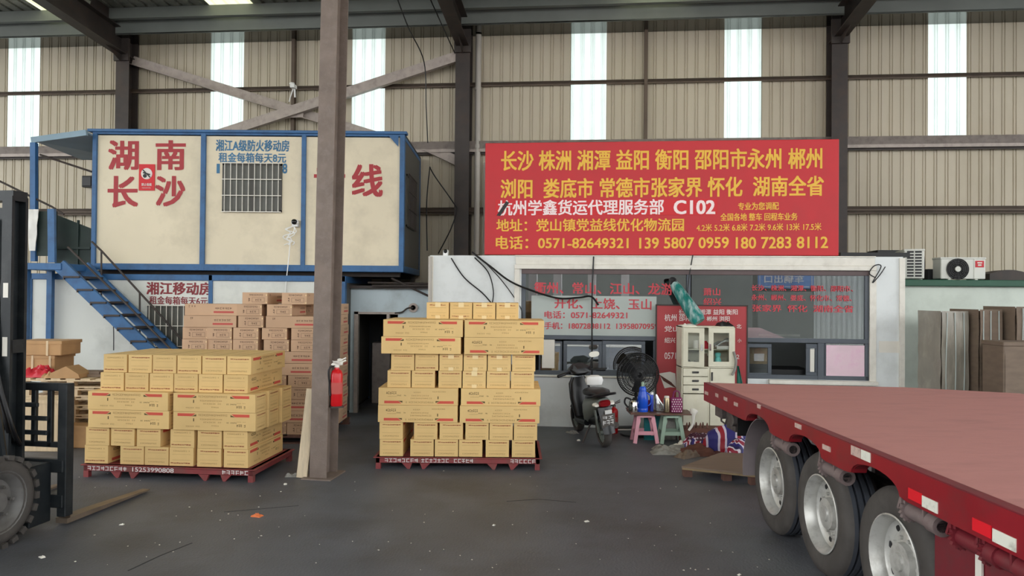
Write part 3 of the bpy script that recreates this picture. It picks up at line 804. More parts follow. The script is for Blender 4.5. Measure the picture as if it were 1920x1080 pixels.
uL = UC.pix(173, 380)[0]; uR = UC.pix(757, 380)[0]; uB = UC.pix(465, 508)[1]; uT = UC.pix(465, 247)[1]; dep = 2.4
cont = thing('site_container', 'upper cream and blue site container with red characters', 'container', UC.loc)
b = .1; bb = UC.pix(465, 496)[1]; px_posts = [(173, 181), (376, 385), (565, 573), (749, 758)]
m = MB()
m.bx(uL, uR, -.02, .12, uB, bb); m.bx(uL - .08, uR + .05, -.06, .1, uT - .03, uT + .02); m.bx(uL, uR, -.02, .1, UC.pix(465, 254)[1], uT)
for a, c in px_posts: a = UC.pix(a, 380)[0]; c = UC.pix(c, 380)[0]; m.bx(a, c, -.025, .1, uB, uT)
for x in (uL, uR - .1): m.bx(x, x + .1, .1, dep, uB, uB + .12); m.bx(x, x + .1, .1, dep, uT - .1, uT); m.bx(x, x + .1, dep - .1, dep, uB, uT)
m.add([(uR - .1, -.03, uT - .05), (uR - .1, -.03, uT - .25), (uR - .28, -.03, uT - .05)], [(0, 1, 2)]); 
m.build('frame', 'blue_frame', cont, bev=.006)
for i in range(3):
    a = UC.pix(px_posts[i][1], 380)[0]; c = UC.pix(px_posts[i + 1][0], 380)[0]
    m = MB(); m.bx(a, c, .02, .08, bb, uT - .08); m.build('wall_panel', 'container_panel', cont)
m = MB(); m.bx(uR - .06, uR - .01, .1, dep - .1, uB + .1, uT - .1); m.bx(uL + .01, uL + .06, .1, dep - .1, uB + .1, uT - .1); m.bx(uL, uR, dep - .06, dep, uB, uT); m.build('end_panel', 'container_side', cont)
m = MB(); m.bx(uL + .05, uR - .05, 0, dep, uB + .02, uB + .06); m.bx(uL, uR, 0, dep, uT - .04, uT); m.build('floor_deck', 'room_dark', cont)
a, z0 = UC.pix(416, 397); c, z1 = UC.pix(529, 307); barred_window(cont, a, c, z0, z1, .02, 10, 4, m_bar='trim_white')
barred_window(cont, .35, 1.45, uB + .85, uB + 1.8, -.02, 8, 4, side=uR - .03, m_bar='steel_dark')
letter(cont, 'x', 'red_letter', [('湖', 204, 258, 264, 318, 0, .03), ('南', 293, 346, 264, 318, 0, .03), ('长', 203, 257, 331, 388, 0, .03), ('沙', 292, 345, 331, 386, 0, .03), ('专', 590, 645, 309, 366, 0, .03), ('线', 661, 716, 309, 368, 0, .03)], UC, .015)
letter(cont, 'x', 'blue_letter', [('湘江A级防火移动房', 405, 542, 262, 283, 1, .03), ('租金每箱每天8元', 410, 536, 286, 304, 1, .025), ('1', 406, 412, 307, 325, 0, .0), ('8', 530, 538, 307, 325, 0, .03)], UC, .015)
o = thing('no_smoking_sign', 'small red no smoking sign between the red characters', 'sign', UC.loc)
m = MB(); a, z0 = UC.pix(260, 357); c, z1 = UC.pix(290, 308); m.bx(a, c, -.0, .018, z0, z1); m.build('panel', 'strip_red', o)
xc = (a + c) / 2; zc = z0 + (z1 - z0) * .64; r = .1
m = MB(); T = Matrix.Translation((xc, -.003, zc))
m.lathe([(r, 0), (0, 0)], 24, 0, T, axis='Y'); m.box((0, -.006, 0), (.13, .002, .025), 1, T @ Matrix.Rotation(.3, 4, 'Y')); m.box((0, -.008, 0), (.19, .002, .018), 1, T @ Matrix.Rotation(.8, 4, 'Y')); m.lathe([(.035, -.006), (0, -.006)], 12, 1, Matrix.Translation((xc - .03, 0, zc - .04)), axis='Y')
write(m, '禁止吸烟', a + .05, c - .05, z0 + .08, z0 + .13, -.004, .02); glyphs(m, a + .06, c - .06, z0 + .035, z0 + .055, -.004, 10, 0, 4)
m.build('pictogram', ['paint_white', 'black'], o)

LC = Frame((0, 13.15, 0), 0)
lL = LC.pix(53, 600)[0]; lR = LC.pix(648, 600)[0]; lT = LC.pix(350, 515)[1]
c2 = thing('site_container', 'lower white site container carrying the upper one, behind stairs and cartons', 'container', LC.loc)
lb = LC.pix(350, 526)[1]
m = MB(); m.bx(lL, lR, -.03, .1, lb, lT); m.bx(lL, lR, -.03, .1, 0, .12)
for a in (53, 391, 640): x = LC.pix(a, 600)[0]; m.bx(x, x + .07, -.03, .1, 0, lT)
for x in (lL, lR - .1): m.bx(x, x + .1, .1, dep, lT - .12, lT); m.bx(x, x + .1, dep - .1, dep, 0, lT)
m.build('frame', 'blue_frame', c2, bev=.006)
for a, c in ((58, 391), (398, 640)):
    m = MB(); m.bx(LC.pix(a, 600)[0], LC.pix(c, 600)[0], .0, .06, .1, lb); m.build('wall_panel', 'container_low', c2)
m = MB(); m.bx(lR - .06, lR - .01, .1, dep - .1, .05, lT - .1); m.bx(lL + .01, lL + .06, .1, dep - .1, .05, lT - .1); m.bx(lL, lR, dep - .06, dep, 0, lT - .02); m.bx(lL, lR, .08, dep, lT - .03, lT); m.build('end_panel', 'container_side', c2)
a, z0 = LC.pix(276, 660); c, z1 = LC.pix(352, 573); barred_window(c2, a, c, z0 - .25, z1, 0, 7, 4, m_bar='trim_white')
letter(c2, 'x', 'dark_red_letter', [('湘江移动房', 275, 396, 529, 552, 1, .035), ('租金每箱每天6元', 280, 389, 555, 570, 2, .025)], LC, -.004)
# support posts below the overhanging end of the upper container
m = MB(); x = UC.pix(750, 500)[0]; m.bx(x - .07, x, 1.9, 2.05, .0, uB - .002); m.bx(lL + .5, uR - .1, .3, .4, lT, uB - .002); m.bx(lL + .5, uR - .1, 2.0, 2.1, lT, uB - .002); struct(m.build('trim_7', 'steel_dark'), UC.loc)

# camera dome and its dangling white cable on the container
o = thing('security_camera', 'white dome security camera on the upper container with a dangling white cable', 'camera', UC.loc)
cx, cz = UC.pix(555, 418)
m = MB(); m.lathe([(.0, .075), (.05, .07), (.065, .03), (.065, 0)], 16, 0, Matrix.Translation((cx, -.06, cz - .02))); m.bx(cx - .05, cx + .05, -.08, .02, cz - .07, cz - .02); m.build('housing', 'white_plastic', o)
m = MB(); m.lathe([(.05, 0), (.045, -.03), (.02, -.048), (0, -.05)], 16, 0, Matrix.Translation((cx, -.1, cz + .01)), axis='Y'); m.build('lens', 'black_gloss', o)
m = MB()
for s in range(4):
    g = random.Random(s); pts = [(cx - .02, -.05, cz - .06)]
    for k in range(6): pts.append((cx - .08 + g.uniform(-.12, .1), -.06, cz - .12 - k * .055))
    m.tube(bez(pts, 6), .009, 6)
a, z0 = UC.pix(538, 535); m.tube(bez([(cx - .08, -.06, cz - .3), (cx - .1, -.06, cz - .6), (a, -.07, z0), (a - .02, -.06, z0 - .25)], 8), .009, 6)
m.build('cable', 'white_plastic', o)
o = thing('security_camera', 'small white camera on the bracing joint above the container', 'camera', WALL.loc, -TH)
ua, za = WALL.pix(551, 163, -.4); m = MB(); m.box((ua, -.42, za), (.09, .16, .07)); m.lathe([(.06, 0), (.05, .04), (0, .05)], 12, 0, Matrix.Translation((ua - .03, -.42, za + .04))); m.tube([(ua, -.36, za - .03), (ua, -.33, za - .2)], .02); m.tube([(ua - .02, -.38, za - .02), (ua - .12, -.36, za - .3)], .012); m.build('housing', 'white_plastic', o)

# ------------------------------------------------------------------ steel stairs and landing on the left
YN, YF = 12.3, 13.0
st = thing('steel_staircase', 'blue steel staircase with landing and canopy climbing to the upper container', 'staircase', (at(300, 690, YN).x, 12.65, 0))
S0 = Vector((at(300, 690, YN).x, 12.65, 0))
def lo(p): return Vector(p) - S0
A = at(112, 497, YN); Bp = at(272, 652, YN); d = (Bp - A); Bg = A + d * ((A.z - .06) / -d.z)
zl = A.z
for Y in (YN, YF):
    m = MB(); m.prof([(-.03, -.11), (.03, -.11), (.03, .11), (-.03, .11)], lo((A.x, Y, A.z)), lo((Bg.x, Y, .08))); m.build('stringer', 'blue_frame', st, bev=.006)
n = 12
for k in range(1, n):
    t = k / n; x = A.x + (Bg.x - A.x) * t; z = A.z + (.08 - A.z) * t
    m = MB(); m.bx(x - S0.x - .13, x - S0.x + .13, YN - S0.y - .06, YF - S0.y, z - .0, z + .03); m.bx(x - S0.x - .13, x - S0.x - .115, YN - S0.y - .06, YF - S0.y, z - .03, z)
    m.build('tread', 'steel_dark', st)
lx0 = at(38, 497, YN).x; 
m = MB(); m.bx(lx0 - S0.x, A.x - S0.x + .05, YN - S0.y - .05, YF - S0.y + .15, zl - .08, zl + .03); m.build('landing', 'blue_frame', st, bev=.006)
def rail(pts, r=.018): m = MB(); m.tube([lo(p) for p in pts], r, 8); return m.build('handrail', 'steel_dark', st)
rail([at(172, 453, YF), at(190, 470, YF), at(300, 590, YF), at(352, 650, YF)])
rail([at(127, 463, YN), at(240, 573, YN), at(330, 665, YN)])
rail([at(-10, 335, YF), at(98, 388, YF), at(120, 402, YF)]); rail([at(75, 290, YF + .3), at(172, 322, YF + .3)])
for a, c in (((190, 470), (190, 572)), ((262, 548), (262, 650)),): m = MB(); m.tube([lo(at(*a, YF)), lo(at(*c, YF))], .016); m.build('baluster', 'steel_dark', st)
m = MB(); m.bar(lo(at(97, 392, YN)), lo(at(98, 492, YN)), .11, .06); m.build('post', 'blue_frame', st)
m = MB(); m.bar(lo(at(64, 268, YF)), lo(at(64, 395, YF)), .09, .09); m.bar(lo(at(64, 395, YF)), lo(at(64, 490, YF)), .08, .08); m.build('post', 'blue_frame', st)
p = [at(60, 263, YF), at(171, 249, YF), at(171, 300, 14.6), at(78, 285, 14.6)]
m = MB(); p2 = [Vector((p[0].x, YF, p[0].z)), Vector((uL, YF, p[1].z)), Vector((uL, 14.6, p[1].z - .2)), Vector((p[0].x - .05, 14.6, p[0].z - .05))]
m.add([lo(q) for q in p2] + [lo(q + Vector((0, 0, .03))) for q in p2], [(0, 1, 2, 3), (4, 5, 6, 7), (0, 1, 5, 4), (1, 2, 6, 5), (2, 3, 7, 6), (3, 0, 4, 7)]); m.bar(lo(p2[0]), lo(p2[1]), .06, .1); m.build('canopy', 'blue_pale', st)
m = MB(); a = at(66, 396, YF); c = at(94, 480, YF); m.bx(a.x - S0.x, c.x - S0.x + .1, YF - S0.y, YF - S0.y + .03, c.z, a.z); m.build('side_panel', 'deep_green', st)
m = MB(); q0 = at(104, 402, 13.3); q1 = at(171, 497, 13.3)
m.sheet(6, 8, lambda a, b: lo((q0.x + (q1.x - q0.x) * a, 13.3 + .02 * noise3(a * 3, b * 3, 0), q1.z + (q0.z - q1.z) * b - .25 * a * b)), (0, -.02, 0)); 
m.bx(q0.x - S0.x + .4, q0.x - S0.x + .43, .62, .66, zl, q0.z - .1); m.bx(q0.x - S0.x, q1.x - S0.x, .6, .64, zl + .32, zl + .36)
m.build('railing_panel', 'deep_green', st)
m = MB()
for Y in (YN + .05, YF): m.bx(lx0 - S0.x, lx0 - S0.x + .09, Y - S0.y, Y - S0.y + .09, 0, zl - .08)
m.build('support_leg', 'blue_frame', st)
m = MB(); m.sheet(4, 10, lambda a, b: (at(45 + 22 * a, 392, 12.9).x - at(56, 392, 12.9).x + (a - .5) * -.1 * (1 - b) + .02, .03 * noise3(a * 3, b * 4, 1), (1 - b) * -.0 + b * .72 - .72), (0, -.012, 0))
o = m.build('foil_sheet', 'foil_white'); q = at(57, 392, 12.9); place(o, (q.x, YF - .07, q.z)); tag(o, 'crumpled white foil strip hanging at the stair landing', 'foil')
q = at(98, 325, 15.2); m = MB(); m.box((0, 0, 0), (.25, .14, .25)); m.box((0, -.075, 0), (.21, .02, .21)); o = m.build('floodlight', 'black', bev=.01); place(o, WALL.P(*[(WALL.I @ q)[i] if i != 1 else -.1 for i in range(3)]), -TH); tag(o, 'small dark square floodlight on the back wall left of the container', 'light')
m = MB(); a = OF.pix(1574, 478, .1)[0]; m.bx(a, oR + .12, .04, .16, oT + .021, oT + .09); O_(m, 'trim_8', 'black')

# ------------------------------------------------------------------ yellow cartons and their steel pallets
BL, BD, BH = .985, .288, .209
YM = ['carton_yellow', 'print_red', 'print_dark', 'print_faint', 'print_rust', 'tape']
def long_print(m, T, flip, s):
    """printing on a long side; outline x -BL/2..BL/2, z 0..BH at y = 0"""
    F_ = T @ Matrix.Translation((0, 0, BH / 2)) @ (Matrix.Rotation(PI, 4, 'Y') if flip else Matrix.Identity(4)) @ Matrix.Translation((0, 0, -BH / 2))
    e = -.0015
    for sg, xa in ((1, -.44), (-1, .42)):
        a = xa; b = xa + sg * .17; c = xa + sg * .225
        m.add([(a, e, .158), (b, e, .158), (b + sg * .045, e, .19), (a, e, .19)], [(0, 1, 2, 3)], 1, False, F_)
        m.add([(b + sg * .0, e, .158), (c, e, .158), (c, e, .182)], [(0, 1, 2)], 2, False, F_)
    glyphs(m, -.19, .16, .163, .185, e, 17, 3, s, F_)
    glyphs(m, -.17, .1, .118, .134, e, 13, 3, s + 1, F_); glyphs(m, -.13, .09, .085, .1, e, 10, 3, s + 2, F_); glyphs(m, -.03, .06, .045, .06, e, 5, 3, s + 3, F_)
    m.add([(-.252, e, .1), (-.24, e, .1), (-.24, e, .135), (-.252, e, .135)], [(0, 1, 2, 3)], 2, False, F_)
    glyphs(m, -.34, -.17, .035, .05, e, 10, 3, s + 4, F_); glyphs(m, .15, .27, .085, .098, e, 8, 2, s + 5, F_, .5); glyphs(m, .27, .4, .045, .075, e, 6, 2, s + 6, F_, .6); glyphs(m, .27, .38, .1, .108, e, 8, 3, s + 7, F_)
def end_print(m, T, flip, s, tape):
    """printing on a short end; x -BD/2..BD/2"""
    F_ = T @ Matrix.Translation((0, 0, BH / 2)) @ (Matrix.Rotation(PI, 4, 'Y') if flip else Matrix.Identity(4)) @ Matrix.Translation((0, 0, -BH / 2))
    e = -.0015; g = random.Random(s)
    k = -.105
    while k < .1:
        w_ = g.uniform(.02, .04); m.quad(k, k + w_ * .9, .172 + g.uniform(-.002, .002), .181 + g.uniform(-.003, .002), e, 4, F_); k += w_
    for z, h in ((.14, .005), (.075, .004)): m.quad(-.11, .11, z, z + h * .5, e, 3, F_)
    glyphs(m, -.1, .1, .03, .044, e, 12, 3, s + 1, F_)
    if tape: m.quad(-.035, .035, .15, BH, -.0025, 5, T); m.quad(-.03, .03, 0, .042, -.0025, 5, T)
def carton_mesh(flip, tape, s, name='carton'):
    m = MB(); m.bx(-BL / 2, BL / 2, -BD / 2, BD / 2, 0, BH)
    for sgn in (1, -1):
        Tl = Matrix.Rotation(0 if sgn == 1 else PI, 4, 'Z') @ Matrix.Translation((0, -BD / 2, 0)); long_print(m, Tl, flip, s)
        Te = Matrix.Rotation(sgn * PI / 2, 4, 'Z') @ Matrix.Translation((0, -BL / 2, 0)); end_print(m, Te, flip, s + 20, tape)
    m.bx(-BL / 2 + .004, BL / 2 - .004, -.003, .003, BH, BH + .0012, 3)
    if tape: m.bx(-BL / 2, BL / 2, -.03, .03, BH + .0005, BH + .002, 5)
    o = m.build(name, YM)
    me = o.data; bpy.data.objects.remove(o); return me
CART = {(f, t): carton_mesh(f, t, 3 + f * 40 + t * 80) for f in (0, 1) for t in (0, 1)}
def link(name, me): o = bpy.data.objects.new(name, me); col.objects.link(o); return o
ORD = ['first', 'second', 'third', 'fourth', 'fifth', 'sixth', 'seventh', 'eighth', 'ninth', 'tenth', 'eleventh', 'twelfth', 'thirteenth']
def steel_pallet(loc, rz, L_, D_, label, texts):
    o = thing('steel_pallet', label, 'pallet', loc, rz, 'red steel pallets under the yellow cartons')
    m = MB(); z0, z1 = .075, .148
    m.bx(-L_ / 2, L_ / 2, 0, .05, z0, z1); m.bx(-L_ / 2, L_ / 2, D_ - .05, D_, z0, z1); m.bx(-L_ / 2, -L_ / 2 + .05, 0, D_, z0, z1); m.bx(L_ / 2 - .05, L_ / 2, 0, D_, z0, z1)
    m.bx(-L_ / 2 - .03, L_ / 2 + .03, -.015, D_ + .015, z1 - .012, z1); m.build('deck', 'pallet_red', o, bev=.004)
    for y in (.03, D_ - .03):
        for x in (-L_ / 2 + .03, L_ / 2 - .03): m = MB(); m.bx(x - .03, x + .03, y - .03, y + .03, 0, z0); m.build('foot', 'pallet_red', o)
        for x, s in ((-.31 * L_, 1), (-.2 * L_, -1), (.21 * L_, 1), (.34 * L_, -1)):
            m = MB(); m.prof([(-.065, 0), (.065, 0), (.02 * s + .015, -z0), (.02 * s - .015, -z0)], (x, y - .02, z0), (x, y + .02, z0)); m.build('foot', 'pallet_red', o)
    m = MB()
    for body, a, b, s in texts:
        if body: write(m, body, a, b, z0 + .008, z1 - .014, -.004 - .001, .015)
        else: glyphs(m, a, b, z0 + .01, z1 - .016, -.005, int((b - a) / .05), 0, s)
    m.build('painted_lettering', 'paint_white', o)
    return o
def lay_rows(fr, rows, z0, depth0, where, grp, pitch=None):
    """rows: (y set-back, kind, [(px0, px1, flip, tape)], py of row middle)"""
    for r, (yb, kind, items, py) in enumerate(rows):
        z = z0 + r * (BH + .003)
        n = len(items); wd = (BL if kind == 'L' else BD) + (.004 if kind == 'L' else .014)
        X = [(fr.pix(it[0], py, yb)[0] + fr.pix(it[1], py, yb)[0]) / 2 for it in items]
        for _ in range(60):
            for i in range(n - 1):
                g = wd - (X[i + 1] - X[i])
                if g > 0: X[i] -= g / 2; X[i + 1] += g / 2
        for i, (a, b, flip, tape) in enumerate(items):
            x = X[i]
            o = link('carton', CART[(flip, tape)])
            if kind == 'L': place(o, fr.P(x, yb + BD / 2, z), fr.rz + rng.uniform(-.006, .006))
            else: place(o, fr.P(x, yb + BL / 2, z), fr.rz + PI / 2 + rng.uniform(-.005, .005))
            row = 'bottom row' if r == 0 else ('top row' if r == len(rows) - 1 else ORD[r] + ' row from the bottom')
            what = 'long yellow carton' if kind == 'L' else 'yellow carton end-on'
            pos = ORD[i] + ' from the left' if n > 2 else ('left of the two' if i == 0 else 'right of the two')
            tag(o, '%s, %s, %s, %s' % (what, pos, row, where), 'box', grp)
cp = onz(860, 879, .0); CF = Frame((cp.x + .0, cp.y - .02, 0), 0.0)
CF = Frame((0, CF.loc.y, 0), 0)
px_ = lambda L_, s, o_: [(o_ + a / s, o_ + b / s) for a, b in L_]
def Z4(L_, f=0, tapes=()): return [(620 + a / 2.7, 620 + b / 2.7, f if not isinstance(f, (list, tuple)) else f[i], 1 if i in tapes else 0) for i, (a, b) in enumerate(L_)]
rows = [
    (.02, 'E', Z4([(247, 367), (404, 523), (526, 643), (649, 766), (785, 902), (917, 1035)]), 845),
    (.02, 'E', Z4([(247, 366), (422, 540), (551, 669), (684, 802), (806, 922), (925, 1043)]), 812),
    (.0, 'L', Z4([(236, 646), (652, 1058)], 1), 780),
    (.01, 'L', Z4([(238, 648), (660, 1062)], 1), 747),
    (.05, 'E', Z4([(285, 406), (408, 527), (548, 666), (670, 786), (790, 906), (909, 1028)], 0, (3,)), 715),
    (.06, 'E', Z4([(309, 426), (431, 549), (553, 667), (673, 789), (792, 909), (918, 1035)], (0, 1, 0, 0, 0, 0), (2, 3, 4)), 683),
    (.0, 'L', Z4([(255, 660), (676, 1078)], (0, 1)), 652),
    (.0, 'L', Z4([(265, 670), (679, 1079)], 0), 620),
    (.45, 'E', Z4([(499, 608), (611, 714), (717, 826), (829, 943)], (0, 1, 0, 0), (0, 1, 2, 3)), 590)]
lay_rows(CF, rows, .15, 0, 'pallet beside the office', 'yellow cartons on the pallet beside the office')
# the deeper layers that carry the upper rows
for r in (2, 3, 6, 7):
    for k in (1, 2):
        for i, (a, b, f, t) in enumerate(rows[r][2]):
            x = (CF.pix(a, 700)[0] + CF.pix(b, 700)[0]) / 2
            o = link('carton', CART[(0, 0)]); place(o, CF.P(x, rows[r][0] + BD / 2 + k * (BD + .02), .15 + r * (BH + .003)))
            tag(o, 'yellow carton, %s, %s layer back, %s row from the bottom, pallet beside the office' % (('left', 'right')[i], ORD[k], ORD[r]), 'box', 'yellow cartons on the pallet beside the office')
xa = CF.pix(705, 865)[0]; xb = CF.pix(1012, 865)[0]
steel_pallet(CF.P((xa + xb) / 2, -.02, 0), 0, xb - xa, 1.1, 'red steel pallet under the carton stack beside the office', [('', -.9, -.48, 3), ('', -.45, .2, 5), ('', .65, .97, 7)])

lp0 = onz(157, 895, 0); lp1 = onz(477, 902, 0); lz = -R(5.5)
LF = Frame(((lp0.x + lp1.x) / 2, (lp0.y + lp1.y) / 2, 0), lz)
def Z3(L_, f=0, tapes=()): return [(140 + a / 2.571, 140 + b / 2.571, f if not isinstance(f, (list, tuple)) else f[i], 1 if i in tapes else 0) for i, (a, b) in enumerate(L_)]
rowsL = [
    (.03, 'E', Z3([(45, 162), (224, 335), (338, 445), (447, 580), (585, 712), (718, 838)], (1, 0, 0, 1, 0, 0)), 855),
    (.03, 'E', Z3([(56, 165), (168, 297), (302, 410), (453, 585), (588, 712), (712, 838)], (0, 0, 0, 1, 0, 1)), 820),
    (.0, 'L', Z3([(57, 462), (467, 880)], 0), 785),
    (.0, 'L', Z3([(52, 462), (467, 880)], 0), 750),
    (.08, 'E', Z3([(120, 240), (243, 360), (365, 478), (478, 592), (595, 712), (715, 835)], 1), 712),
    (.1, 'E', Z3([(135, 256), (258, 378), (380, 492), (492, 612), (615, 728), (730, 850)], (1, 0, 1, 1, 0, 0)), 677)]
lay_rows(LF, rowsL, .15, 0, 'pallet by the pillar', 'yellow cartons on the pallet by the pillar')
for r in (2, 3):
    for k in (1, 2):
        for i, (a, b, f, t) in enumerate(rowsL[r][2]):
            x = (LF.pix(a, 760)[0] + LF.pix(b, 760)[0]) / 2 + (.02 if k == 1 else .05)
            o = link('carton', CART[(0, 0)]); place(o, LF.P(x, BD / 2 + k * (BD + .03), .15 + r * (BH + .003)), lz)
            tag(o, 'yellow carton, %s, %s layer back, %s row from the bottom, pallet by the pillar' % (('left', 'right')[i], ORD[k], ORD[r]), 'box', 'yellow cartons on the pallet by the pillar')
steel_pallet(LF.P(0, -.03, 0), lz, (lp1 - lp0).length + .03, 1.15, 'red steel pallet with white lettering under the cartons by the pillar', [('', -.97, -.48, 3), ('15253990808', -.42, .08, 0), ('', .66, .98, 9)])

# ------------------------------------------------------------------ brown cartons behind
KL, KD, KH = .755, .36, .166
def brown_mesh(s):
    m = MB(); m.bx(-KL / 2, KL / 2, -KD / 2, KD / 2, 0, KH); e = -.0015
    for sg in (1, -1):
        Tl = Matrix.Rotation(0 if sg == 1 else PI, 4, 'Z') @ Matrix.Translation((0, -KD / 2, 0))
        glyphs(m, .06, .31, .09, .115, e, 7, 1, s, Tl, .8); m.quad(.04, .33, .035, .062, e, 2, Tl); glyphs(m, -.32, -.22, .115, .145, e, 5, 1, s + 1, Tl, .4)
        Te = Matrix.Rotation(sg * PI / 2, 4, 'Z') @ Matrix.Translation((0, -KL / 2, 0))
        glyphs(m, -.08, .12, .118, .142, e, 9, 1, s + 2, Te, .75); m.quad(-.04, .14, .09, .093, e, 1, Te); m.quad(-.04, .14, .028, .031, e, 1, Te); m.quad(-.04, -.037, .03, .09, e, 1, Te); m.quad(.137, .14, .03, .09, e, 1, Te)
        glyphs(m, .01, .1, .045, .072, e, 3, 1, s + 3, Te, .9); glyphs(m, -.09, -.065, .03, .09, e, 1, 1, s + 4, Te, 1); m.quad(.16, .175, .012, .028, -.002, 3, Te); m.quad(.16, .175, .12, .14, -.002, 3, Te)
    o = m.build('carton', ['carton_brown', 'print_ink', 'print_red_pale', 'tape']); me = o.data; bpy.data.objects.remove(o); return me
BM_ = [brown_mesh(s) for s in (5, 50)]
BF = Frame((0, 10.75, 0), 0)
def Z2(L_): return [(340 + a / 6.354, 340 + b / 6.354, k) for a, b, k in L_]
brow = [
    Z2([(700, 1040, 'E'), (1205, 1480, 'E')]),
    Z2([(40, 640, 'L'), (655, 945, 'E'), (1005, 1315, 'E')]),
    Z2([(40, 630, 'L'), (675, 970, 'E'), (1015, 1615, 'L')]),
    Z2([(5, 295, 'E'), (300, 585, 'E'), (620, 910, 'E'), (950, 1250, 'E'), (1300, 1605, 'E')]),
    Z2([(15, 300, 'E'), (310, 590, 'E'), (620, 910, 'E'), (980, 1280, 'E'), (1305, 1600, 'E')]),
    Z2([(0, 600, 'L'), (620, 910, 'E'), (980, 1575, 'L')]),
    Z2([(0, 600, 'L'), (625, 915, 'E'), (975, 1570, 'L')]),
    Z2([(10, 300, 'E'), (310, 600, 'E'), (625, 915, 'E'), (960, 1250, 'E'), (1275, 1570, 'E')]),
    Z2([(10, 300, 'E'), (310, 600, 'E'), (625, 915, 'E'), (960, 1250, 'E'), (1275, 1570, 'E')]),
    Z2([(0, 600, 'L'), (625, 915, 'E'), (965, 1565, 'L')]),
    Z2([(0, 600, 'L'), (625, 915, 'E'), (965, 1565, 'L')]),
    Z2([(10, 300, 'E'), (310, 600, 'E'), (625, 915, 'E'), (960, 1250, 'E'), (1275, 1565, 'E')])]
nb = len(brow); zb0 = .13
for r, items in enumerate(brow):
    lvl = nb - 1 - r; z = zb0 + lvl * (KH + .004)
    for i, (a, b, k) in enumerate(items):
        x = (BF.pix(a, 650)[0] + BF.pix(b, 650)[0]) / 2
        o = link('carton', BM_[(i + r) % 2]); y = rng.uniform(0, .03)
        if k == 'L': place(o, BF.P(x, y + KD / 2, z), rng.uniform(-.01, .01))
        else: place(o, BF.P(x, y + KL / 2, z), PI / 2 + rng.uniform(-.015, .015))
        row = 'topmost row' if r == 0 else ('bottom row' if r == nb - 1 else ORD[r] + ' row from the top')
        pos = ORD[i] + ' from the left' if len(items) > 2 else ('left of the two' if i == 0 else 'right of the two')
        tag(o, '%s, %s, %s of the brown stack' % ('long brown carton' if k == 'L' else 'brown carton end-on', pos, row), 'box', 'brown cartons stacked behind the yellow ones')
# back column on its right, and the two set back on top
xr = at(652, 700, 12.32).x
for lvl in range(11):
    o = link('carton', BM_[lvl % 2]); place(o, (xr - KD / 2 - .0, 11.55 + KL / 2 + .02 * (lvl % 3), zb0 + lvl * (KH + .004)), -PI / 2 + .01 * (lvl % 2))
    tag(o, 'brown carton in the column behind the pillar, %s from the ground, brown stack' % ORD[lvl], 'box', 'brown cartons stacked behind the yellow ones')
xq = at(582, 580, 11.6).x
o = link('carton', BM_[0]); place(o, (xq - .1, 11.95, zb0 + 11 * (KH + .004) - KH - .004), PI / 2); tag(o, 'brown carton set back in shadow at the right end of the brown stack', 'box', 'brown cartons stacked behind the yellow ones')
for lvl in range(10):
    o = link('carton', BM_[lvl % 2]); place(o, (xq - .1, 11.95, zb0 + lvl * (KH + .004)), PI / 2); tag(o, 'brown carton in the hidden rear column beside the pillar column, %s from the ground' % ORD[lvl], 'box', 'brown cartons stacked behind the yellow ones')
def wood_pallet(loc, rz, L_, D_, label, grp, H_=.13, mn='wood_pale'):
    o = thing('wooden_pallet', label, 'pallet', loc, rz, grp)
    m = MB()
    for k in range(7): x = -L_ / 2 + L_ * (k + .5) / 7; m.bx(x - .045 * L_, x + .045 * L_, 0, D_, H_ - .02, H_)
    m.build('top_boards', mn, o)
    m = MB()
    for y in (.0, D_ / 2 - .05, D_ - .1): m.bx(-L_ / 2, L_ / 2, y, y + .1, H_ - .04, H_ - .02); m.bx(-L_ / 2, L_ / 2, y, y + .1, 0, .018)
    m.build('stringer_boards', mn, o)
    for y in (.0, D_ / 2 - .05, D_ - .1):
        for x in (-L_ / 2 + .06, 0, L_ / 2 - .06): m = MB(); m.bx(x - .05, x + .05, y, y + .1, .018, H_ - .04); m.build('block', mn, o)
    return o
xa = BF.pix(343, 820)[0]; xb = xr + .02
wood_pallet(((xa + xb) / 2, 10.72, 0), 0, xb - xa, 1.75, 'dark wooden pallet under the brown carton stack', None, .128, 'pallet_dark')

# ------------------------------------------------------------------ heap on the far left: stacked pallets, cartons, scrap
PY = 10.6
x_a = at(40, 760, PY).x; x_b = at(196, 760, PY).x
n = 7
for k in range(n):
    o = wood_pallet((((x_a + x_b) / 2) + .1 + .03 * (k % 2), PY + .02 * (k % 3), k * .132), .02 * (k % 2), x_b - x_a + .3, 1.1, 'pale wooden pallet, %s from the ground in the pile behind the forklift' % ORD[k], 'wooden pallets piled behind the forklift')
ztop = n * .132
def obox(name, px0, px1, py0, py1, Y, dp, mname, label, cat='box', bev=.01, rz=0.0, z0=None, strips=None):
    p = at(px0, py1, Y); q = at(px1, py0, Y); zb_ = p.z if z0 is None else z0
    o = thing(name, label, cat, ((p.x + q.x) / 2, Y, zb_), rz)
    w_ = q.x - p.x; h = q.z - zb_
    m = MB(); m.bx(-w_ / 2, w_ / 2, 0, dp, 0, h); m.build('body', mname, o, bev=bev)
    m = MB(); m.bx(-w_ / 2 - .012, w_ / 2 + .012, -.012, dp + .012, h - .035, h + .012); m.build('lid', mname, o)
    if strips:
        m = MB()
        for s in strips: m.bx(-w_ / 2 + w_ * s - .015, -w_ / 2 + w_ * s + .015, -.016, dp, 0, h + .014)
        m.build('strap', 'wood_pale', o)
    return o
obox('carton', 28, 102, 668, 722, 10.98, .5, 'carton_old', 'old brown carton with pale slats on the pallet pile beside the mast', z0=ztop, strips=(.45, .9))
zc = at(60, 668, 10.98).z + .014
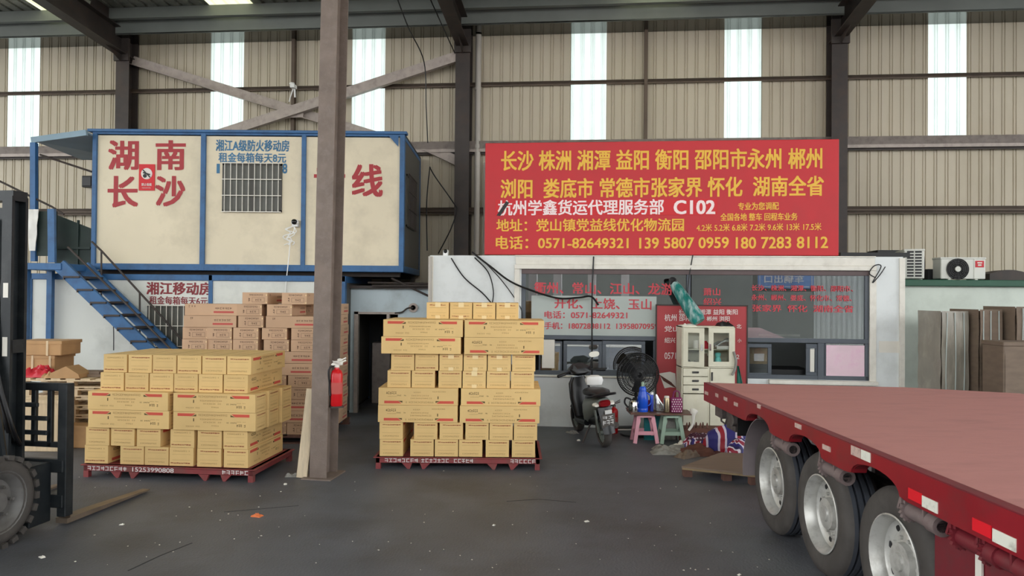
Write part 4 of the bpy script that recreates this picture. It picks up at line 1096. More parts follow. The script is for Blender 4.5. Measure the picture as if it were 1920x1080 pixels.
obox('carton', 30, 115, 641, 663, 10.95, .5, 'carton_old', 'flat lidded brown carton resting on top of the old carton', z0=zc, strips=(.7,))
m = MB()
for k in range(5):
    p = at(98, 712 - k * 5, 10.65 + .08 * k); q = at(188, 700 - k * 6 - (k > 2) * 3, 10.65 + .08 * k)
    m = MB(); m.bar((0, 0, 0), (q.x - p.x, 0, 0), .12, .035, 0); o = m.build('timber_plank', 'plywood'); place(o, (p.x, (10.86 + .14 * k) if k < 3 else 10.92 + .14 * (k - 3), ztop + (.0185 if k < 3 else .054)))
    tag(o, 'grey brown plank on the pallet pile, %s from the front' % ORD[k], 'plank', 'planks lying on the pallet pile')
def crumple(name, loc, w_, d_, h, mname, label, cat, seed, th=.006, rz=0.0, kind=None, peak=.5):
    m = MB(); n = 16
    def fn(a, b):
        e = min(a, 1 - a, b, 1 - b) * 4; e = min(1, e)
        z = h * (e ** .6) * (.35 + peak * abs(noise3(a * 3.1, b * 3.1, 0, seed)) * 2 + .3 * noise3(a * 7, b * 7, 2, seed)) + th
        return ((a - .5) * w_ * (1 + .12 * noise3(b * 4, a, 5, seed)), (b - .5) * d_ * (1 + .12 * noise3(a * 4, b, 7, seed)), max(z, th))
    vs_fn = fn
    m.sheet(n, n, vs_fn, (0, 0, th), 0)
    o = m.build(name, mname); place(o, loc, rz); return tag(o, label, cat, None, kind)
q = at(60, 718, 10.62); crumple('plastic_bag', (q.x, 10.8, ztop + .0), .4, .28, .2, 'bag_red', 'crumpled red plastic bag on the pallet pile by the forklift mast', 'bag', 4)
q = at(92, 715, 10.6); crumple('flattened_carton', (q.x, 10.72, ztop), .26, .24, .1, 'carton_old', 'torn flattened carton lying beside the red bag', 'cardboard', 9)
m = MB(); q = at(108, 718, 10.45); m.prof([(-.22, 0), (.22, 0), (.2, .06), (.02, .17), (-.2, .07)], (0, -.02, 0), (0, .3, 0)); o = m.build('open_carton', 'carton_old'); place(o, (q.x, 10.62, ztop)); tag(o, 'small folded carton with peaked flap at the front of the pallet pile', 'box')
q = at(70, 790, 10.2); obox('carton', 45, 110, 752, 812, 10.05, .35, 'wood_pale', 'pale carton standing on the floor behind the forklift backrest', z0=0)
obox('carton', 120, 175, 800, 822, 10.3, .25, 'carton_old', 'low brown carton at the foot of the pallet pile', z0=0)

# ------------------------------------------------------------------ forklift on the left
HD = math.atan2(.17, 1.0)
wb = onz(4, 1030, 0)
FK = thing('forklift', 'dark forklift with raised mast, its forks pointing away on the floor', 'forklift', (0, 0, 0), -HD)
ax_ = Matrix.Rotation(-HD, 4, 'Z')
FK.location = wb - (ax_ @ Vector((.56, 0, 0)))
def tyre_prof(r, w_, t, lug=False):
    return [(r - t, -w_ / 2 + .02), (r - t * .55, -w_ / 2), (r - .03, -w_ / 2 + .012), (r, -w_ / 2 + .05), (r, w_ / 2 - .05), (r - .03, w_ / 2 - .012), (r - t * .55, w_ / 2), (r - t, w_ / 2 - .02)]
fr_ = .385
def fk_wheel(x, y, r, sgn):
    T = Matrix.Translation((x, y, r))
    m = MB(); m.lathe(tyre_prof(r - .015, .26, .13), 40, 0, T, axis='X', cap=False)
    for k in range(22):
        a = 2 * PI * k / 22
        for s in (-1, 1): m.box((s * .07, 0, r - .018), (.13, .06, .04), 0, T @ Matrix.Rotation(a + (.07 if s > 0 else 0), 4, 'X'))
    t_ = m.build('tyre', 'rubber', FK)
    m = MB(); s = sgn
    m.lathe([(.0, s * .1), (.08, s * .1), (.085, s * .06), (.19, s * .03), (.215, s * .09), (.262, s * .12), (.266, s * .1), (.266, -s * .1)], 32, 0, T, axis='X')
    for k in range(6): a = k * PI / 3; m.lathe([(.014, s * .11), (0, s * .112)], 8, 0, T @ Matrix.Translation((0, .13 * math.cos(a), .13 * math.sin(a))), axis='X'); m.tube([(s * .05, .13 * math.cos(a), .13 * math.sin(a)), (s * .085, .13 * math.cos(a), .13 * math.sin(a))], .014, 8, 0, T)
    m.build('rim', 'rim_grey', t_)
fk_wheel(.43, 0, fr_, 1); fk_wheel(-.43, 0, fr_, -1); fk_wheel(.42, -1.5, .28, 1); fk_wheel(-.42, -1.5, .28, -1)
fd = 'forklift_dark'
m = MB(); m.prof([(.1, .2), (.15, .62), (.55, .75), (.6, 1.0), (1.75, 1.05), (1.95, .9), (1.95, .25), (1.7, .18)], (-.36, 0, 0), (.36, 0, 0)); m.build('chassis', fd, FK, bev=.03, seg=2)
m = MB()
for sx_ in (-.48, .48): m.tube(bez([(sx_, .1, .6), (sx_, -.05, 1.4), (sx_, -.25, 2.05), (sx_, -1.5, 2.1), (sx_, -1.7, 1.0)], 6), .035, 8)
for k in range(5): m.bar((-.48, -.35 - .25 * k, 2.08), (.48, -.35 - .25 * k, 2.08), .05, .03)
m.build('overhead_guard', fd, FK)
m = MB(); m.bx(-.24, .24, -1.25, -.8, 1.0, 1.1); m.bx(-.24, .24, -1.3, -1.2, 1.05, 1.5); m.build('seat', 'black', FK, bev=.03, seg=2)
MX = -.03
for sgn in (-1, 1):
    m = MB(); m.prof([(-.05, -.09), (.05, -.09), (.05, -.06), (-.02, -.06), (-.02, .06), (.05, .06), (.05, .09), (-.05, .09)] if sgn < 0 else [(.05, -.09), (-.05, -.09), (-.05, -.06), (.02, -.06), (.02, .06), (-.05, .06), (-.05, .09), (.05, .09)], (MX + sgn * .27, .42, .1), (MX + sgn * .27, .42, 3.0), up=(0, 1, 0)); m.build('mast_rail', fd, FK)
    m = MB(); m.prof([(-.05, -.07), (.05, -.07), (.05, .07), (-.05, .07)], (MX + sgn * .17, .45, .12), (MX + sgn * .17, .45, 2.9), up=(0, 1, 0)); m.build('inner_mast_rail', fd, FK)
    m = MB(); m.tube([(MX + sgn * .1, .34, .2), (MX + sgn * .1, .34, 1.9)], .05, 12); m.tube([(MX + sgn * .1, .34, 1.9), (MX + sgn * .1, .34, 2.8)], .035, 10); m.build('lift_cylinder', fd, FK)
for z0_, z1_ in ((2.96, 3.05), (1.6, 1.72), (.5, .62)): m = MB(); m.bx(MX - .32, MX + .32, .34, .5, z0_, z1_); m.build('mast_crossbar', fd, FK)
m = MB(); m.bx(MX - .22, MX + .22, .47, .49, .2, 2.9); m.build('mast_backplate', 'black', FK)
m = MB()
for k in range(3): m.tube(bez([(.05 + .06 * k, .4, 2.5), (.08 + .05 * k, .3, 1.6), (.24 + .05 * k, .3, 1.0), (.1 + .08 * k, .5, .75)], 8), .018, 8)
m.build('hydraulic_hose', 'black', FK)
for z0_, h_ in ((1.66, .17), (2.16, .13)): m = MB(); m.box((MX + .27, .328, z0_), (.05, .003, h_)); m.build('warning_label', 'paper', FK)
# carriage, backrest, forks
BY = .64
m = MB(); m.bx(-.62, .62, BY - .06, BY, .18, .3); m.bx(-.62, .62, BY - .06, BY, .5, .62); m.bx(.16, .5, BY - .3, BY - .05, .06, .6); m.bx(-.5, -.16, BY - .3, BY - .05, .06, .6); m.build('carriage', fd, FK, bev=.008)
bt = 1.31; bb_ = .72
m = MB(); m.bx(-.66, .57, BY - .03, BY + .03, bt - .07, bt); m.bx(-.66, .57, BY - .02, BY + .02, bb_, bb_ + .05)
for z in (1.12, 1.0, .87): m.bx(-.3, .5 if z < 1.1 else .4, BY - .12, BY - .09, z - .02, z + .02)
FF = Frame(FK.location, -HD)
for x in [FF.pix(px, 780, BY)[0] for px in (-60, -25, 8, 37, 65, 95)]: m.bx(x - .025, x + .025, BY - .02, BY + .02, bb_, bt)
xe = FF.pix(124, 780, BY)[0]
for x in (-.68, xe): m.bx(x - .045, x + .045, BY - .05, BY + .05, .1, bt)
m.build('load_backrest', fd, FK, bev=.006)
for x in (xe - .05, -.5):
    m = MB(); m.bx(x - .06, x + .06, BY + .055, BY + .07, .02, .66); m.bx(x - .06, x + .06, BY + .02, BY + .3, .02, .065)
    m.add([(x - .06, BY + .3, .02), (x + .06, BY + .3, .02), (x + .06, BY + .3, .065), (x - .06, BY + .3, .065), (x - .045, BY + 1.22, .02), (x + .045, BY + 1.22, .02), (x + .045, BY + 1.22, .032), (x - .045, BY + 1.22, .032)], [(0, 1, 2, 3), (4, 7, 6, 5), (0, 4, 5, 1), (1, 5, 6, 2), (2, 6, 7, 3), (3, 7, 4, 0)])
    m.build('fork', 'fork_steel', FK)

# ------------------------------------------------------------------ flatbed trailer on the right
ZB = 1.176
A0 = Vector((at(1322, 715, 8.55).x, 8.55)); A1 = Vector((2.36, 2.2))
sd = (A1 - A0).normalized(); ang = math.atan2(sd.x, -sd.y)
TK = thing('flatbed_trailer', 'red flatbed trailer with arched side rail and three big wheels', 'truck', (A0.x, A0.y, 0), ang)
TM = TK_M = Matrix.Translation((A0.x, A0.y, 0)) @ Matrix.Rotation(ang, 4, 'Z')
TI = TM.inverted()
# local: -y runs along the side towards the camera, +x across the bed
LEN = 9.5
p_b = TI @ Vector((4.36, 8.27, 0)); p_c = TI @ Vector((5.32, 7.82, 0))
def tloc(px, py, x):
    o = TI @ CAM; d = TI.to_3x3() @ ray(px, py); return o + d * ((x - o.x) / d.x)
ws = [(TI @ Vector((2.3, Y, 0))).y for Y in (6.86, 5.83, 4.77)]
poly = [(0, 0), (p_b.x, p_b.y), (p_c.x, p_c.y), (3.15, -LEN), (0, -LEN)]
m = MB(); n = len(poly)
m.add([(x, y, ZB) for x, y in poly] + [(x, y, ZB - .05) for x, y in poly], [tuple(range(n)), tuple(range(n, 2 * n))[::-1]] + [(i, (i + 1) % n, n + (i + 1) % n, n + i) for i in range(n)])
m.build('deck', 'truck_deck', TK)
def rail_profile():
    """outline (y, z) of the side rail with an arch over each wheel"""
    rb = ZB - .2; pts = [(0, ZB - .002), (0, ZB - .2)]
    for y in ws:
        c = y - .05; wv = .3; hv = .11
        pts += [(c + wv + .08, rb), (c + wv, rb + .012)]
        for k in range(1, 12): t = PI * k / 12; pts.append((c + wv * math.cos(t), rb + hv * math.sin(t) ** .8))
        pts += [(c - wv, rb + .012), (c - wv - .08, rb)]
    pts += [(-LEN, rb), (-LEN, ZB - .002)]
    return pts
pr = rail_profile(); N = len(pr)
m = MB()
# strips between the top edge and the cut lower edge
low = pr[1:-1]
vs = []; fs = []
for x in (-.014, .02):
    for y, z in low: vs += [(x, y, ZB - .003), (x, y, z)]
k = len(low) * 2
for i in range(len(low) - 1):
    a = 2 * i; fs += [(a, a + 1, a + 3, a + 2), (k + a, k + a + 2, k + a + 3, k + a + 1), (a + 1, k + a + 1, k + a + 3, a + 3), (a, a + 2, k + a + 2, k + a)]
fs += [(0, k, k + 1, 1), (k - 2, k - 1, 2 * k - 1, 2 * k - 2)]
m.add(vs, fs)
for i in range(len(low) - 1):      # flange along the lower edge
    (y0, z0), (y1, z1) = low[i], low[i + 1]; m.bar((.045, y0, z0), (.045, y1, z1), .09, .01)
m.build('side_rail', 'truck_red', TK)
m = MB(); m.bar((0, -.015, ZB - .1), (p_b.x, p_b.y - .015, ZB - .1), .05, .19); m.bar((p_b.x, p_b.y, ZB - .1), (p_c.x, p_c.y, ZB - .1), .05, .19); m.bar((p_c.x, p_c.y, ZB - .1), (3.15, -LEN, ZB - .1), .05, .19); m.bx(0, 3.15, -LEN - .02, -LEN + .03, ZB - .2, ZB - .003)
m.build('end_rail', 'truck_dark_red', TK)
m = MB(); m.bar((.02, .0, ZB + .002), (.02, -LEN, ZB + .002), .07, .008); m.build('edge_strip', 'truck_dark_red', TK)
for x in (.95, 2.1): m = MB(); m.prof(hsec(.16, .4), (x, -.1, ZB - .26), (x, -LEN, ZB - .26)); m.build('chassis_beam', 'chassis', TK)
m = MB()
for y in [-.4 - .6 * k for k in range(15)]: m.bar((.05, y, ZB - .1), (3.0, y, ZB - .1), .07, .09)
m.build('cross_members', 'chassis', TK)
FX = .13           # outer face of the near wheels
RW = .475
def wheel(x, y, sgn, twin=True):
    T = Matrix.Translation((x, y, RW)) @ Matrix.Rotation(0 if sgn < 0 else PI, 4, 'Z')
    m = MB(); wd = .29
    P = [(.29, .02), (.33, .0), (.40, .0), (.445, .012), (.463, .035), (.472, .05)]
    for g_ in (.09, .145, .2): P += [(RW, g_ - .011), (RW - .03, g_ - .009), (RW - .03, g_ + .009), (RW, g_ + .011)]
    P += [(.472, .24)]
    m.lathe(P[:6], 56, 0, T, axis='X', cap=False); m.lathe(P[5:], 56, 1, T, axis='X', cap=False); m.lathe([(.472, .24), (.463, .255), (.445, .278), (.40, wd), (.33, wd), (.29, .27)], 56, 0, T, axis='X', cap=False)
    g = random.Random(2)
    ty = m.build('tyre', ['rubber', 'tyre_tread'], TK)
    m = MB()
    m.lathe([(.296, .02), (.302, .004), (.292, .0), (.283, .012), (.275, .03), (.262, .045), (.258, .09), (.24, .105), (.2, .11), (.185, .1), (.125, .09), (.118, .05), (.06, .045), (.055, .03), (0, .028)], 48, 0, T, axis='X', cap=False)
    m.lathe([(.296, .02), (.296, .27)], 48, 0, T, axis='X', cap=False)
    for k in range(8):
        a = k * PI / 4 + .2; m.lathe([(.024, .106), (.0, .105)], 12, 1, T @ Matrix.Translation((0, .218 * math.cos(a), .218 * math.sin(a))), axis='X')
    for k in range(10):
        a = k * PI / 5; m.tube([(.11, .15 * math.cos(a), .15 * math.sin(a)), (.075, .15 * math.cos(a), .15 * math.sin(a))], .014, 8, 0, T)
    m.build('rim', ['rim_silver', 'black'], ty)
for y in ws:
    wheel(FX, y, -1); wheel(3.02, y, 1)
    m = MB(); m.tube([(FX + .12, y, RW), (2.9, y, RW)], .075, 12); m.build('axle', 'chassis', TK)
    m = MB(); m.box((.62, y, .72), (.09, .8, .05)); m.box((.62, y, .67), (.09, .6, .04)); m.box((.62, y, .58), (.16, .2, .14)); m.box((.95, y + .48, .82), (.3, .06, .3)); m.build('leaf_spring', 'chassis', TK)
# mudguard shell behind the first wheel and dark gear at the far end
m = MB(); y = ws[0]
m.sheet(12, 2, lambda a, b: (.06 + b * .42, y + .56 * math.cos(-.15 + a * 1.4), RW + .0 + .56 * math.sin(-.15 + a * 1.4)), (0, -.006, -.006)); m.build('mudguard', mat('mudguard_grey', (128, 118, 120), .6, var=.12, scale=5), TK)
m = MB(); m.bx(.05, .3, -1.0, -.985, ZB - .42, ZB - .24); m.build('tail_plate', 'black', TK)
m = MB(); m.box((.25, -.62, .86), (.3, .3, .22)); m.box((.15, -.35, .9), (.2, .25, .12)); m.box((.3, -.95, .82), (.12, .14, .36)); m.tube([(.1, -.28, .9), (.08, -.36, .8), (.1, -.44, .78), (.1, -.5, .86)], .012, 6); m.lathe([(.06, -.05), (.06, .05)], 14, 0, Matrix.Translation((.1, -.8, .88)), axis='X'); m.build('tail_gear', 'chassis', TK, bev=.01)
m = MB(); m.box((.3, -.3, .93), (.42, .03, .12)); m.build('tail_light_bar', 'black', TK)
# load winches below the rail
def winch(px, py, mname):
    p = tloc(px, py, .04); z = ZB - .27; y = p.y
    T = Matrix.Translation((.05, y, z)) @ Matrix.Scale(1.15, 4)
    m = MB()
    n = 16; R0, R1 = .062, .05; teeth = []
    for k in range(2 * n): a = PI * k / n; r = R0 if k % 2 else R1; teeth.append((r * math.cos(a), r * math.sin(a)))
    m.prof(teeth, (0, .075, 0), (0, .095, 0), up=(0, 0, 1), T=T); m.lathe([(.04, -.11), (.04, .11)], 16, 0, T, axis='Y'); m.lathe([(.032, -.19), (.05, -.19), (.05, -.11), (.03, -.11)], 14, 0, T, axis='Y'); m.lathe([(.03, -.19), (.03, -.16), (0, -.16)], 12, 1, T, axis='Y')
    m.box((0, .1, .05), (.09, .012, .13), 0, T); m.box((0, -.1, .05), (.09, .012, .13), 0, T); m.box((0, 0, .1), (.09, .22, .012), 0, T); m.box((-.03, .13, .0), (.015, .015, .12), 0, T @ Matrix.Rotation(.4, 4, 'X'))
    m.build('strap_winch', [mname, 'black'], TK)
for px, py, mn in ((1466, 828, 'winch_grey'), (1560, 875, 'winch_grey'), (1722, 962, 'winch_grey'), (1822, 1012, 'truck_dark_red'), (1880, 1040, 'truck_dark_red')): winch(px, py, mn)
def refl(px0, px1, py, mname, h=.055):
    a = tloc(px0, py, -.002).y; b = tloc(px1, py, -.002).y; c = tloc((px0 + px1) / 2, py, -.002).z
    m = MB(); m.bx(-.019, -.012, a, b, c - h / 2, c + h / 2); m.build('reflector', mname, TK)
for a, b, c, mn in ((1324, 1330, 737, 'reflector_white'), (1344, 1349, 741, 'reflector_white'), (1360, 1366, 748, 'reflector_white'), (1379, 1386, 758, 'reflector_white'), (1423, 1429, 762, 'reflector_white'), (1494, 1506, 799, 'reflector_white'), (1546, 1561, 840, 'reflector_white'), (1600, 1618, 847, 'reflector_red'), (1619, 1636, 855, 'reflector_white'), (1708, 1733, 930, 'reflector_red'), (1734, 1763, 946, 'reflector_white'), (1829, 1864, 990, 'reflector_red'), (1867, 1911, 1013, 'reflector_white')): refl(a, b, c, mn if a > 1600 else 'reflector_dirty', .036 if a < 1600 else .062)
yb = tloc(1750, 1000, .1).y
m = MB(); m.bx(.1, .55, yb - 1.6, yb, .25, ZB - .24); m.build('storage_box', 'truck_dark_red', TK, bev=.015)
m = MB(); m.box((.14, yb - .12, ZB - .225), (.1, .22, .05)); m.build('wood_block', 'plywood', TK)
m = MB(); m.box((.09, yb - .42, .72), (.012, .05, .3)); m.build('strap_end', 'paper', TK)

# ------------------------------------------------------------------ scooter (rear towards the camera)
r0 = onz(1135, 838, 0); f0 = Vector((1.09, 11.95, 0)); hd = math.atan2(-(f0 - r0).x, (f0 - r0).y)
SC = thing('scooter', 'black and grey motor scooter parked against the office wall, rear wheel towards the room', 'scooter', (r0.x, r0.y, 0), hd)
SC.rotation_euler = (0, -.13, hd)
LN = (f0 - r0).length
def sc_wheel(y, name='wheel'):
    T = Matrix.Translation((0, y, .22))
    m = MB(); m.lathe([(.15, -.045), (.19, -.055), (.212, -.035), (.22, 0), (.212, .035), (.19, .055), (.15, .045)], 32, 0, T, axis='X', cap=False); o = m.build('tyre', 'rubber', SC)
    m = MB(); m.lathe([(.155, -.035), (.13, -.03), (.12, -.01), (.12, .01), (.13, .03), (.155, .035)], 32, 0, T, axis='X', cap=False); m.lathe([(.04, -.06), (.04, .06)], 12, 0, T, axis='X')
    for k in range(5): a = k * 2 * PI / 5; m.bar((0, 0, 0), (0, .13 * math.cos(a), .13 * math.sin(a)), .03, .03, T=T)
    m.build('rim', 'scooter_grey', o)
sc_wheel(.0); sc_wheel(LN)
# rear body, floor, front shield
m = MB(); m.loft([ring((0, -.16, .66), .1, .06, 16, 2.6, 'Y'), ring((0, -.05, .64), .125, .09, 16, 2.6, 'Y'), ring((0, .12, .58), .14, .13, 16, 2.6, 'Y'), ring((0, .32, .52), .135, .18, 16, 2.6, 'Y'), ring((0, .46, .46), .14, .2, 16, 3, 'Y')]); m.build('rear_body', 'scooter_grey', SC)
m = MB(); m.loft([ring((0, .42, .3), .15, .05, 12, 4, 'Y'), ring((0, .8, .28), .16, .05, 12, 4, 'Y'), ring((0, .9, .32), .16, .06, 12, 4, 'Y')]); m.loft([ring((.0, -.02, .42), .07, .06, 10, 2, 'Y'), ring((0, .3, .36), .09, .1, 10, 2, 'Y'), ring((0, .5, .32), .1, .08, 10, 2, 'Y')]); m.build('floorboard', 'scooter_black', SC)
m = MB(); m.loft([ring((0, .86, .2), .12, .05, 16, 3), ring((0, .87, .34), .16, .06, 16, 3), ring((0, .93, .6), .18, .07, 16, 3), ring((0, .98, .82), .16, .07, 16, 3), ring((0, .97, .92), .1, .06, 16, 3)]); m.build('front_shield', 'scooter_black', SC)
m = MB(); m.loft([ring((0, .8, .95), .06, .05, 12, 2.5), ring((0, .84, .99), .2, .1, 14, 2.5), ring((0, .87, 1.06), .18, .11, 14, 2.5), ring((0, .9, 1.12), .09, .07, 12, 2.5)]); m.tube([(-.34, .76, 1.0), (-.1, .84, 1.02), (.1, .84, 1.02), (.34, .76, 1.0)], .018, 8); m.build('handlebar', 'scooter_black', SC)
for s in (-1, 1):
    m = MB(); m.tube([(s * .25, .79, 1.005), (s * .38, .74, .99)], .024, 10); m.tube([(s * .24, .82, 1.02), (s * .37, .8, .99)], .008, 6); m.build('grip', 'black', SC)
    if s < 0: continue
    m = MB(); m.tube(bez([(s * .17, .84, 1.03), (s * .2, .83, 1.13), (s * .24, .82, 1.21)], 6), .008, 6)
    o = m.build('mirror', 'black', SC)
    m = MB(); m.loft([ring((s * .25, .80 + t * .03, 1.24), .085 * q_, .045 * q_, 16, 2.4, 'Y') for t, q_ in ((0, .96), (.2, 1), (1, .5))]); m.build('mirror_head', 'amber_white' if s > 0 else 'black', o)
m = MB(); m.loft([ring((0, -.2, .78), .1, .03, 14, 2.6, 'Y'), ring((0, -.05, .79), .15, .05, 14, 2.6, 'Y'), ring((0, .15, .78), .16, .06, 14, 2.6, 'Y'), ring((0, .38, .76), .13, .06, 14, 2.6, 'Y'), ring((0, .52, .73), .08, .03, 14, 2.6, 'Y')]); m.build('seat', 'black', SC)
m = MB(); m.tube(bez([(-.17, .1, .73), (-.19, -.1, .76), (-.12, -.27, .79), (.12, -.27, .79), (.19, -.1, .76), (.17, .1, .73)], 6), .018, 8); m.build('grab_rail', 'scooter_black', SC)
m = MB(); m.loft([ring((0, -.2, .655), .09, .05, 14, 3, 'Y'), ring((0, -.235, .655), .075, .035, 14, 3, 'Y')]); m.build('tail_light', 'tail_red', SC)
for s in (-1, 1): m = MB(); m.loft([ring((s * .12, -.14, .65), .045, .026, 12, 2.5, 'Y'), ring((s * .115, -.2, .64), .032, .016, 12, 2.5, 'Y')]); m.build('turn_signal', 'amber_white', SC)
m = MB(); m.sheet(6, 8, lambda a, b: ((a - .5) * (.2 - .03 * b), -.2 - .1 * b + .03 * (abs(a - .5) * 2) ** 2, .6 - .36 * b), (0, -.01, -.004)); m.build('rear_fender', 'scooter_black', SC)
m = MB(); T = Matrix.Translation((.0, -.285, .43)) @ Matrix.Rotation(.27, 4, 'X'); m.box((0, 0, 0), (.19, .008, .2), 0, T); glyphs(m, -.085, .085, .03, .07, -.006, 2, 1, 3, T, 1); glyphs(m, -.085, .085, -.06, .01, -.006, 3, 1, 9, T, 1); m.box((0, -.002, .13), (.1, .02, .05), 1, T); m.build('licence_plate', ['plate', 'white_plastic'], SC)
m = MB(); m.tube([(.12, .25, .28), (.13, .0, .27), (.13, -.2, .33)], [.03, .045, .045], 12); m.build('exhaust', 'steel_dark', SC)
for s in (-1, 1): m = MB(); m.tube([(s * .07, .0, .22), (s * .1, -.02, .55)], .018, 8); m.build('shock_absorber', 'scooter_grey', SC)
m = MB(); m.tube([(0, LN, .22), (.07, LN - .08, .5), (0, .97, .8)], .022, 8); m.tube([(-.07, LN, .22), (-.07, LN - .08, .5)], .022, 8); m.loft([ring((0, LN - .2, .36), .05, .03, 12, 2, 'Y'), ring((0, LN, .47), .06, .03, 12, 2, 'Y'), ring((0, LN + .18, .38), .05, .02, 12, 2, 'Y')]); m.build('front_fork', 'scooter_black', SC)
m = MB(); m.tube([(-.08, .35, .28), (-.24, .33, .02)], .014, 8); m.bx(-.27, -.2, .28, .38, .0, .02); m.build('kick_stand', 'steel_dark', SC)
q = SC.matrix_world
m = MB(); m.loft([ring((0, 0, -.07), .12, .05, 14, 3), ring((0, 0, 0), .14, .07, 14, 3), ring((0, 0, .05), .12, .06, 14, 3), ring((.01, 0, .07), .06, .03, 14, 3)]); o = m.build('white_pouch', 'white_plastic')
SM = Matrix.Translation((r0.x, r0.y, 0)) @ Matrix.Rotation(hd, 4, 'Z') @ Matrix.Rotation(-.13, 4, 'Y'); place(o, SM @ Vector((.08, .42, .91)), hd); tag(o, 'white pouch lying on the scooter seat below the handlebar', 'pouch')

# ------------------------------------------------------------------ extinguishers
def extinguisher(loc, label, rz=0.0, s=1.0, ribbon=False):
    o = thing('fire_extinguisher', label, 'fire extinguisher', loc, rz); o.scale = (s, s, s)
    m = MB(); m.lathe([(.0, 0), (.062, 0), (.068, .015), (.068, .36), (.055, .4), (.028, .42), (.024, .44), (0, .44)], 24); m.build('cylinder', 'extinguisher_red', o)
    m = MB(); m.lathe([(.0692, .14), (.0692, .27)], 24, 0, cap=False); m.build('label_band', 'print_red_pale', o)
    m = MB(); m.lathe([(.03, .44), (.03, .47), (.015, .475), (.015, .5), (0, .5)], 12); m.bar((0, .0, .48), (.1, -.02, .52), .02, .015); m.bar((0, 0, .5), (.1, -.02, .55), .02, .012); m.build('valve', 'chrome' if not ribbon else 'paper', o)
    m = MB(); m.tube(bez([(-.02, 0, .47), (-.09, -.01, .42), (-.085, -.01, .25), (-.075, -.02, .12)], 8), .012, 8); m.build('hose', 'black', o)
    if ribbon:
        m = MB()
        for k in range(4): m.sheet(3, 4, lambda a, b: ((a - .5) * .06 + .04 * math.sin(k * 2.1 + b * 2), .04 * math.cos(k * 2.4) * b - .02, .47 + .06 * b - .03 * k * b * .3 + .02 * noise3(a, b, k)), (0, 0, .003))
        m.build('paper_wrap', 'paper', o)
    return o
e = at(634, 757, 8.9); e.x = -2.04; extinguisher((e.x + .0, 8.74, e.z), 'red fire extinguisher hung on the right side of the grey steel pillar', .4, 1.02, True)
m = MB(); m.bx(-.07, .07, .05, .075, -.03, .3); m.bx(-.075, .075, -.06, .07, -.02, -.001)
o = m.build('extinguisher_bracket', 'steel_dark'); place(o, (e.x, 8.74, e.z), .4); tag(o, 'dark steel bracket holding the extinguisher on the pillar', 'bracket')
e = onz(1151, 812, 0); extinguisher((e.x, e.y, 0), 'red fire extinguisher standing on the floor beside the scooter', .3, .95)

# ------------------------------------------------------------------ leaning plank, broken bits at the pillar foot
b0 = onz(567, 895, 0); t0 = at(585, 729, b0.y + .12)
m = MB(); m.bar((0, 0, .0), (t0.x - b0.x, .14, t0.z), .125, .04, up=(0, 1, 0)); o = m.build('wooden_plank', 'wood_leaning', bev=.004); place(o, (b0.x, b0.y - .02, .0)); tag(o, 'weathered pale plank leaning against the steel pillar', 'plank')
e = onz(548, 893, 0); crumple('rubble', (e.x, e.y, 0), .16, .1, .04, 'grey_scrap', 'dark crumpled scrap at the foot of the leaning plank', 'scrap', 21)

# ------------------------------------------------------------------ fan
fc = at(1196, 702, 11.55)
FN = thing('industrial_fan', 'big black pedestal fan in front of the office window', 'fan', (fc.x, fc.y, 0), .12)
r = .33; zf = fc.z
m = MB()
for k, (rr, y) in enumerate(((.04, -.1), (.1, -.1), (.16, -.095), (.22, -.085), (.27, -.065), (.3, -.035), (r, 0), (.3, .05), (.22, .09), (.12, .1))):
    m.tube([(rr * math.cos(t * PI / 20), y, zf + rr * math.sin(t * PI / 20)) for t in range(40)], .005 if rr < r else .011, 5, closed=True)
for k in range(64):
    a = k * PI / 32; c, s = math.cos(a), math.sin(a)
    m.tube([(.04 * c, -.1, zf + .04 * s), (.16 * c, -.096, zf + .16 * s), (.27 * c, -.066, zf + .27 * s), (r * c, 0, zf + r * s)], .0035, 4); m.tube([(r * c, 0, zf + r * s), (.22 * c, .09, zf + .22 * s), (.08 * c, .1, zf + .08 * s)], .0035, 4)
m.build('guard', 'black', FN)
for k in range(3):
    a0 = k * 2 * PI / 3 + .5
    m = MB(); m.sheet(6, 4, lambda a, b: ((.05 + .23 * a) * math.cos(a0 + (b - .5) * (1.0 - .2 * a)), -.0 + (b - .5) * .09, zf + (.05 + .23 * a) * math.sin(a0 + (b - .5) * (1.0 - .2 * a))), (0, .004, 0)); m.build('blade', 'black', FN)
m = MB(); m.lathe([(0, -.06), (.05, -.05), (.06, -.02), (.06, .0), (.075, .02), (.085, .14), (.07, .24), (0, .25)], 20, 0, Matrix.Translation((0, 0, zf)), axis='Y'); m.build('motor', 'black', FN)
m = MB(); m.tube([(0, .1, 0), (0, .1, zf - .05)], .022, 10); m.bar((0, .1, zf - .1), (0, .1, zf), .06, .05); m.build('pole', 'black', FN)
m = MB(); m.lathe([(.24, 0), (.24, .03), (.05, .06), (0, .06)], 24, 0, Matrix.Translation((0, .1, 0))); m.build('base', 'black', FN)

